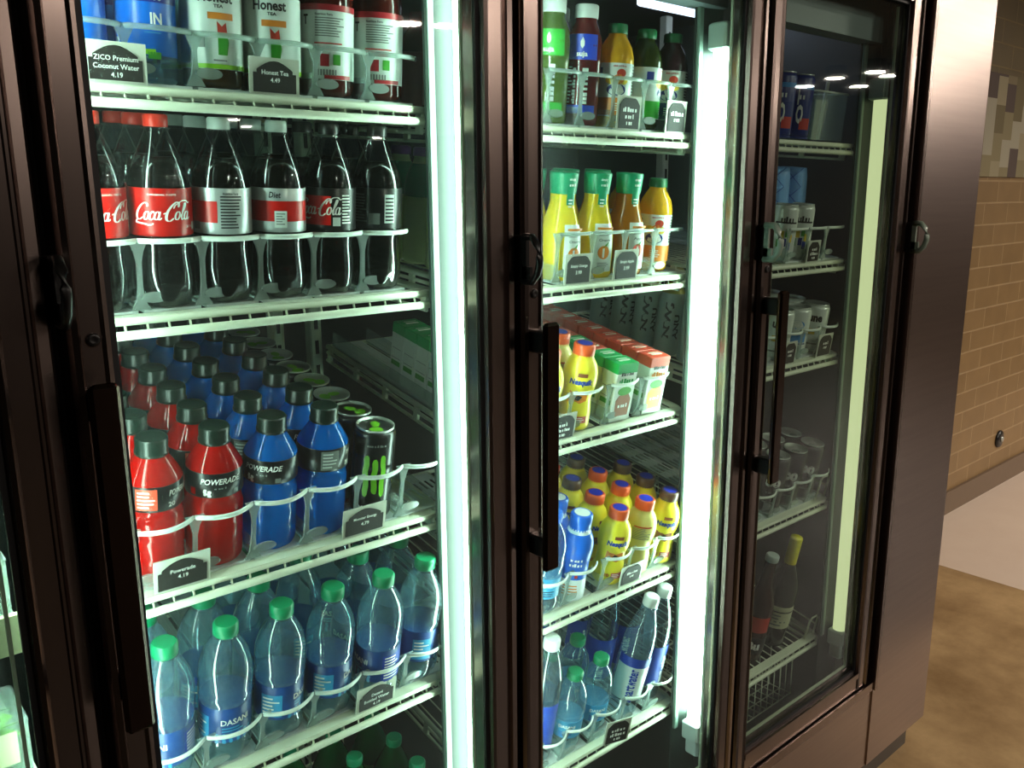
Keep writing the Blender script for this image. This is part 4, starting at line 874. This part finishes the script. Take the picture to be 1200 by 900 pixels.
q = MB(); q.lathe([(.0329, .034), (.0329, .074)], 'waterteal', 36); li = SM.part('label', q); q = MB(); q.wrap(text_geo('DASANI', .03), .036, .0333, R(0), .062, 'ink_w', .008); lines(q, .0333, R(-30), R(30), .036, .05, 3, 'ink_b'); SM.part('lettering', q, li)
fill('m5', L_m5[2], SM, 3, .071, .048, [0, 30], lambda n: 'small green capped water bottle next to a tall white capped one, %s' % ORD[n], 'small water bottles')
fill('m5', L_m5[3]-.004, SM, 2, .071, .052, [20, 50], lambda n: 'small green capped water bottle behind the askew tag, %s' % ORD[n], 'small water bottles')

# --- bottles beyond the cartons, seen from their side
NMJ = Proto('frosted_juice_bottle', 'bottle'); q = MB(); q.lathe([(.026, 0), (.030, .004), (.030, .13), (.027, .148), (.016, .170), (.014, .185)], 'frost', 32); NMJ.part('bottle', q); cap(NMJ, .183, .205, .0175, 'gold')
q = MB(); q.lathe([(.0275, .1485), (.0165, .1705), (.0145, .184)], 'gold', 32); NMJ.part('neck_foil', q)
q = MB(); q.wrap(text_geo('NWJ', .04), .020, .0304, R(-10), .085, 'ink_k', .085, True); q.wrap(text_geo('ANU', .04), .014, .0304, R(30), .070, 'ink_k', .060, True); NMJ.part('lettering', q)
for k in range(6):
    L = at('r3', 1.602, .05+k*.072); NMJ.spawn(L, 'frosted bottle with gold top and black upright letters, %s beyond the cartons' % ORD[k], 'frosted gold topped bottles', tilt=SH['r3'].t, spin=R(-62+7*k))

# --- behind the right door
def deco_slim(q, r):
    q.wrap(text_geo('~~~~~~', .03), .030, r, R(6), .096, 'ink_k', .012); q.patch(r, R(-50), R(60), .086, .090, 'ink_k', 10)
    for a, z, m in ((-10, .060, 'yellowp'), (14, .064, 'leaf'), (30, .052, 'yellowp'), (4, .042, 'navy'), (24, .034, 'ink_b'), (-24, .04, 'leaf')): q.patch(r, R(a-9), R(a+9), z-.009, z+.009, m, 4)
SLIM = can('slim_can', .130, .0285, 'beerwhite', deco=deco_slim)
for i, x in enumerate((1.838, 1.908)):
    L = at('r2', x, .045); SLIM.spawn(L, 'white slim can with yellow and green print, %s' % ('handle side one' if i == 0 else 'tag side one'), 'slim cans', tilt=SH['r2'].t, spin=spin_to(L[0], L[1], 4))
PCH = Proto('drink_pouch', 'pouch'); q = MB()
q.lathe([(.040, 0), (.042, .01), (.040, .10), (.034, .19), (.030, .21), (.0, .211)], 'palebluebox', 28, lambda a, z: 1-.30*abs(cos(a))); PCH.part('pouch', q)
q = MB()
for k in range(4):
    z = .03+k*.045; q.tube([(-.022, -.031, z), (0, -.0315, z+.022), (.022, -.031, z+.045)], .0008, 'ink_b', 4); q.tube([(.022, -.031, z), (0, -.0315, z+.022), (-.022, -.031, z+.045)], .0008, 'ink_b', 4)
PCH.part('lettering', q)
for i, x in enumerate((1.885, 1.962)):
    L = at('r2', x, .118); PCH.spawn(L, 'pale blue patterned pouch standing behind the slim cans, %s one' % ('handle side' if i == 0 else 'tag side'), 'pale blue pouches', tilt=SH['r2'].t, spin=spin_to(*L[:2]))
SPT = Proto('seltzer_can', 'can')
def deco_spt(q, r): q.patch(r, R(-70), R(70), .0, .004, 'navy', 8); q.wrap(text_geo('OT', .04), .016, r, R(6), .07, 'ink_w', .075, True); q.patch(r, R(-60), R(70), .108, .118, 'skyblue', 10); q.patch(r, R(10), R(60), .020, .045, 'ink_r', 6)
SPT = can('tall_can', .142, .032, 'navy', deco=deco_spt)
for i, x in enumerate((1.80, 1.875)):
    L = at('r1', x, .05); SPT.spawn(L, 'navy blue tall can on the shelf with the clear bin, %s one' % ('frame side' if i == 0 else 'bin side'), 'navy tall cans', tilt=SH['r1'].t, spin=spin_to(L[0], L[1], 5))
BIN = Proto('clear_bin', 'bin'); q = MB()
for b in ((-.07, -.067, -.04, .16, 0, .11), (.067, .07, -.04, .16, 0, .11), (-.07, .07, -.042, -.039, 0, .11), (-.07, .07, .158, .161, 0, .11), (-.07, .07, -.04, .16, 0, .003)): q.box(*b, 'divider')
BIN.part('bin_body', q); q = MB(); q.tube([(-.07, -.042, .11), (.07, -.042, .11), (.07, .16, .11), (-.07, .16, .11)], .0025, 'loop', 6, True); BIN.part('bin_rim', q)
BIN.spawn(at('r1', 1.987, .07), 'clear plastic bin on the top shelf behind the end door', tilt=SH['r1'].t)
STR = Proto('straw', 'straw'); q = MB(); q.tube([(0, 0, 0), (.004, .0, .06), (.012, 0, .132)], .0045, 'loop', 8); STR.part('straw_tube', q)
STR.spawn(at('r1', 2.0, .06, .004), 'white straw standing in the clear bin', tilt=SH['r1'].t)
def deco_beer(q, r):
    q.add([(r*sin(R(4)+.62*cos(t)), -r*cos(R(4)+.62*cos(t)), .080+.011*sin(t)) for t in [2*PI*k/20 for k in range(20)]], [tuple(range(20))], 'skyblue'); q.patch(r, R(-50), R(55), .036, .060, 'skyblue', 10); q.wrap(text_geo('~~~~~', .03), .030, r+.0004, R(4), .080, 'ink_w', .008)
    q.wrap(text_geo('~~~~~~', .04), .036, r, R(4), .022, 'ink_k', .014); q.patch(r, R(-60), R(60), .031, .034, 'navy', 10)
def deco_beer2(q, r):
    q.wrap(text_geo('une', .05), .034, r, R(4), .086, 'ink_k', .016); q.patch(r, R(-20), R(10), .046, .060, 'yellowp', 5); q.patch(r, R(-40), R(60), .020, .024, 'ink_g', 8)
BC, BC2 = can('beer_can', .122, .033, 'beerwhite', deco=deco_beer), can('beer_can', .122, .033, 'beerwhite', deco=deco_beer2)
for i, (p, x, d) in enumerate(((BC2, L_r[3]-.012, 'white can by the chrome handle'), (BC, L_r[4]-.018, 'white and blue oval can'), (BC2, L_r[5]-.014, 'white can with black lettering at the shelf end'))):
    fill('r3', x, p, 3, .0675, .048, [0, 30, 60], lambda n, d=d: '%s, %s of its lane' % (d, ORD[n]), 'white cans behind the end door')
def deco_dark(q, r): q.wrap(text_geo('80', .05), .038, r, R(2), .085, 'ink_w', .024); q.wrap(text_geo('~~~~~~', .03), .026, r, R(2), .058, 'ink_g', .006); q.patch(r, R(-30), R(30), .03, .033, 'ink_g', 6)
DC = can('beer_can', .152, .033, 'canblack', deco=deco_dark)
for i, x in enumerate((L_r[3]-.01, L_r[4]-.014, L_r[5]-.016)):
    fill('r4', x, DC, 2, .0675, .048, [4, 40], lambda n, i=i: 'black can with white numerals, %s, %s lane' % (ORD[n], ['handle side', 'centre', 'lamp side'][i]), 'black cans behind the end door')
WINE = Proto('wine_bottle', 'bottle'); q = MB(); q.lathe([(.014, .008), (.030, 0), (.037, .003), (.0385, .010), (.0385, .150), (.0375, .172), (.0310, .198), (.0205, .226), (.0150, .245), (.0145, .31)], 'wineglass', 36); WINE.part('bottle', q)
q = MB(); q.lathe([(.0158, .240), (.0158, .312), (.0150, .318), (0, .318)], 'wineyellow', 28); WINE.part('foil_capsule', q)
q = MB(); q.lathe([(.0389, .06), (.0389, .108)], 'cream', 20, None, 0, 0, 0, R(-80), R(80)); li = WINE.part('label', q); q = MB(); lines(q, .0393, R(-40), R(40), .066, .104, 4, 'ink_g'); WINE.part('lettering', q, li); q = MB(); q.lathe([(.0389, .112), (.0389, .126)], 'cream', 20, None, 0, 0, 0, R(-80), R(80)); WINE.part('vintage_strip', q)
put(WINE, 'r5', 1.915, .060, 'dark wine bottle with yellow foil and cream label', 'wine and liquor bottles', 0)
LIQ = Proto('liquor_bottle', 'bottle'); q = MB(); q.lathe([(.014, .006), (.028, 0), (.035, .003), (.036, .010), (.036, .145), (.034, .165), (.024, .195), (.0155, .225), (.0135, .29)], 'amber', 36); LIQ.part('bottle', q); cap(LIQ, .285, .302, .0165, 'silvercap')
q = MB(); q.lathe([(.0364, .025), (.0364, .075)], 'blacklabel', 20, None, 0, 0, 0, R(-80), R(80)); li = LIQ.part('label', q); q = MB(); q.wrap(text_geo('Bu', .05), .036, .0368, R(10), .05, 'ink_w', .026); LIQ.part('lettering', q, li); q = MB(); q.lathe([(.0364, .09), (.0364, .135)], 'fruitred', 12, None, 0, 0, 0, R(-20), R(60)); LIQ.part('shoulder_label', q)
put(LIQ, 'r5', 1.806, .056, 'dark amber liquor bottle with grey cap beside the door frame', 'wine and liquor bottles', 0)
put(LIQ, 'r5', 1.82, .14, 'dark amber liquor bottle behind the front one', 'wine and liquor bottles', 0)
# wire dividers of the bottom right shelf
for n, (zk, ofs, d) in enumerate((('r5', 0, 'bottom'), ('r4', 0, 'black can'))):
    p = Proto('wire_divider', 'wire divider')
    q = MB(); w, h = .042, .062
    q.tube([(-w/2, 0, -.004), (-w/2, 0, h-.01), (-w/2+.01, 0, h), (w/2-.01, 0, h), (w/2, 0, h-.01), (w/2, 0, -.004)], .0026, 'white', 6); p.part('front_hoop', q)
    q = MB(); q.tube([(w/2, 0, .03), (w/2+.004, .10, .03), (w/2+.004, .5, .03)], .002, 'white', 6); p.part('guide_wire', q)
    for x in ((2.035,) if n else (2.03,)): p.spawn(at(zk, x, .006), 'white wire divider hoop at the lamp end of the %s shelf' % d, 'wire dividers', tilt=SH[zk].t)
BSK = Proto('wire_basket', 'wire basket'); q = MB(); w, l, h = .30, .34, .13
for k in range(11): x = -w/2+w*k/10; q.tube([(x, -l/2, h), (x, -l/2, 0), (x, l/2, 0), (x, l/2, h)], .0018, 'white', 5)
for k in range(11): y = -l/2+l*k/10; q.tube([(-w/2, y, h), (-w/2, y, 0), (w/2, y, 0), (w/2, y, h)], .0018, 'white', 5)
BSK.part('basket_wires', q); q = MB(); q.tube([(-w/2, -l/2, h), (w/2, -l/2, h), (w/2, l/2, h), (-w/2, l/2, h)], .004, 'white', 8, True); BSK.part('basket_rim', q)
BSK.spawn((1.88, .34, .30), 'white wire basket under the shelf with the wine bottle')

# --- behind the far left door
D0 = (-.36, .172)
for i, z in enumerate((.72, .98, 1.19)):
    q = MB(); q.box(D0[0], D0[1], .11, .6, z-.012, z, 'white'); q.box(D0[0], D0[1], .10, .11, z-.030, z+.018, 'shelfcream')
    tag(link('display_shelf', q.mesh('display_shelf')), 'cream fronted shelf under the salad boxes, %s one' % ['lowest', 'middle', 'upper'][i], 'shelf', 'cream shelves with salad boxes')
CLM = Proto('salad_box', 'food container'); q = MB()
q.prism_xy([(-.058, -.048), (.058, -.048), (.058, .048), (-.058, .048)], 0, .004, 'divider')
for s_ in (-1, 1): q.box(s_*.058-.001, s_*.058+.001, -.048, .048, .0, .075, 'divider'); q.box(-.058, .058, s_*.048-.001, s_*.048+.001, 0, .075, 'divider')
CLM.part('clear_box', q)
q = MB(); rnd = random.Random(3)
for k in range(60):
    x, y, z = rnd.uniform(-.046, .046), rnd.uniform(-.036, .036), rnd.uniform(.006, .06); a = rnd.uniform(0, 6.3); s_ = rnd.uniform(.010, .02)
    q.add([(x+s_*cos(a), y+s_*sin(a), z), (x-s_*.5*sin(a), y+s_*.5*cos(a), z+.008), (x-s_*cos(a), y-s_*sin(a), z+.004), (x+s_*.5*sin(a), y-s_*.5*cos(a), z-.004)], [(0, 1, 2, 3)], 'salad')
o_ = CLM.part('salad_leaves', q); q = MB(); q.bbox(-.060, .060, -.050, .050, .0755, .082, 'divider', .002); li = CLM.part('lid', q)
q = MB(); q.box(-.045, .045, -.0515, -.0495, .028, .070, 'cream'); lb = CLM.part('paper_label', q); q = MB(); q.flat(text_geo('~~~~~~', .03), .05, 0, -.052, .058, 'ink_k', .01); q.add([(.02*cos(t), -.052, .040+.007*sin(t)) for t in [2*PI*k/18 for k in range(18)]], [tuple(range(18))], 'ink_r'); CLM.part('lettering', q, lb)
for j, z in enumerate((.72, .98, 1.19)):
    for i, x in enumerate((.108, -.022)):
        CLM.spawn((x, .175, z), 'clear salad box with cream label on the %s cream shelf, %s' % (['lowest', 'middle', 'upper'][j], ['beside the door frame', 'second along'][i]), 'salad boxes')

# ------------------------------------------------------------------ light
w = bpy.data.worlds.new('World'); SC.world = w; w.use_nodes = True
w.node_tree.nodes['Background'].inputs[0].default_value = (.5, .42, .36, 1); w.node_tree.nodes['Background'].inputs[1].default_value = .02

# ------------------------------------------------------------------ camera
cd = bpy.data.cameras.new('Camera'); cam = bpy.data.objects.new('Camera', cd); COL.objects.link(cam); SC.camera = cam
cd.sensor_width = 36; cd.lens = 1008.05/1200*36; cd.clip_start = .02
X = Vector((.7550035, -.65567465, -.00777612)); Y = Vector((.14465613, .15498009, .97726955)); Zb = Vector((-.63956573, -.73896679, .21185787))
cam.matrix_world = Matrix(((X.x, Y.x, Zb.x, 0), (X.y, Y.y, Zb.y, -.98), (X.z, Y.z, Zb.z, 1.68), (0, 0, 0, 1)))
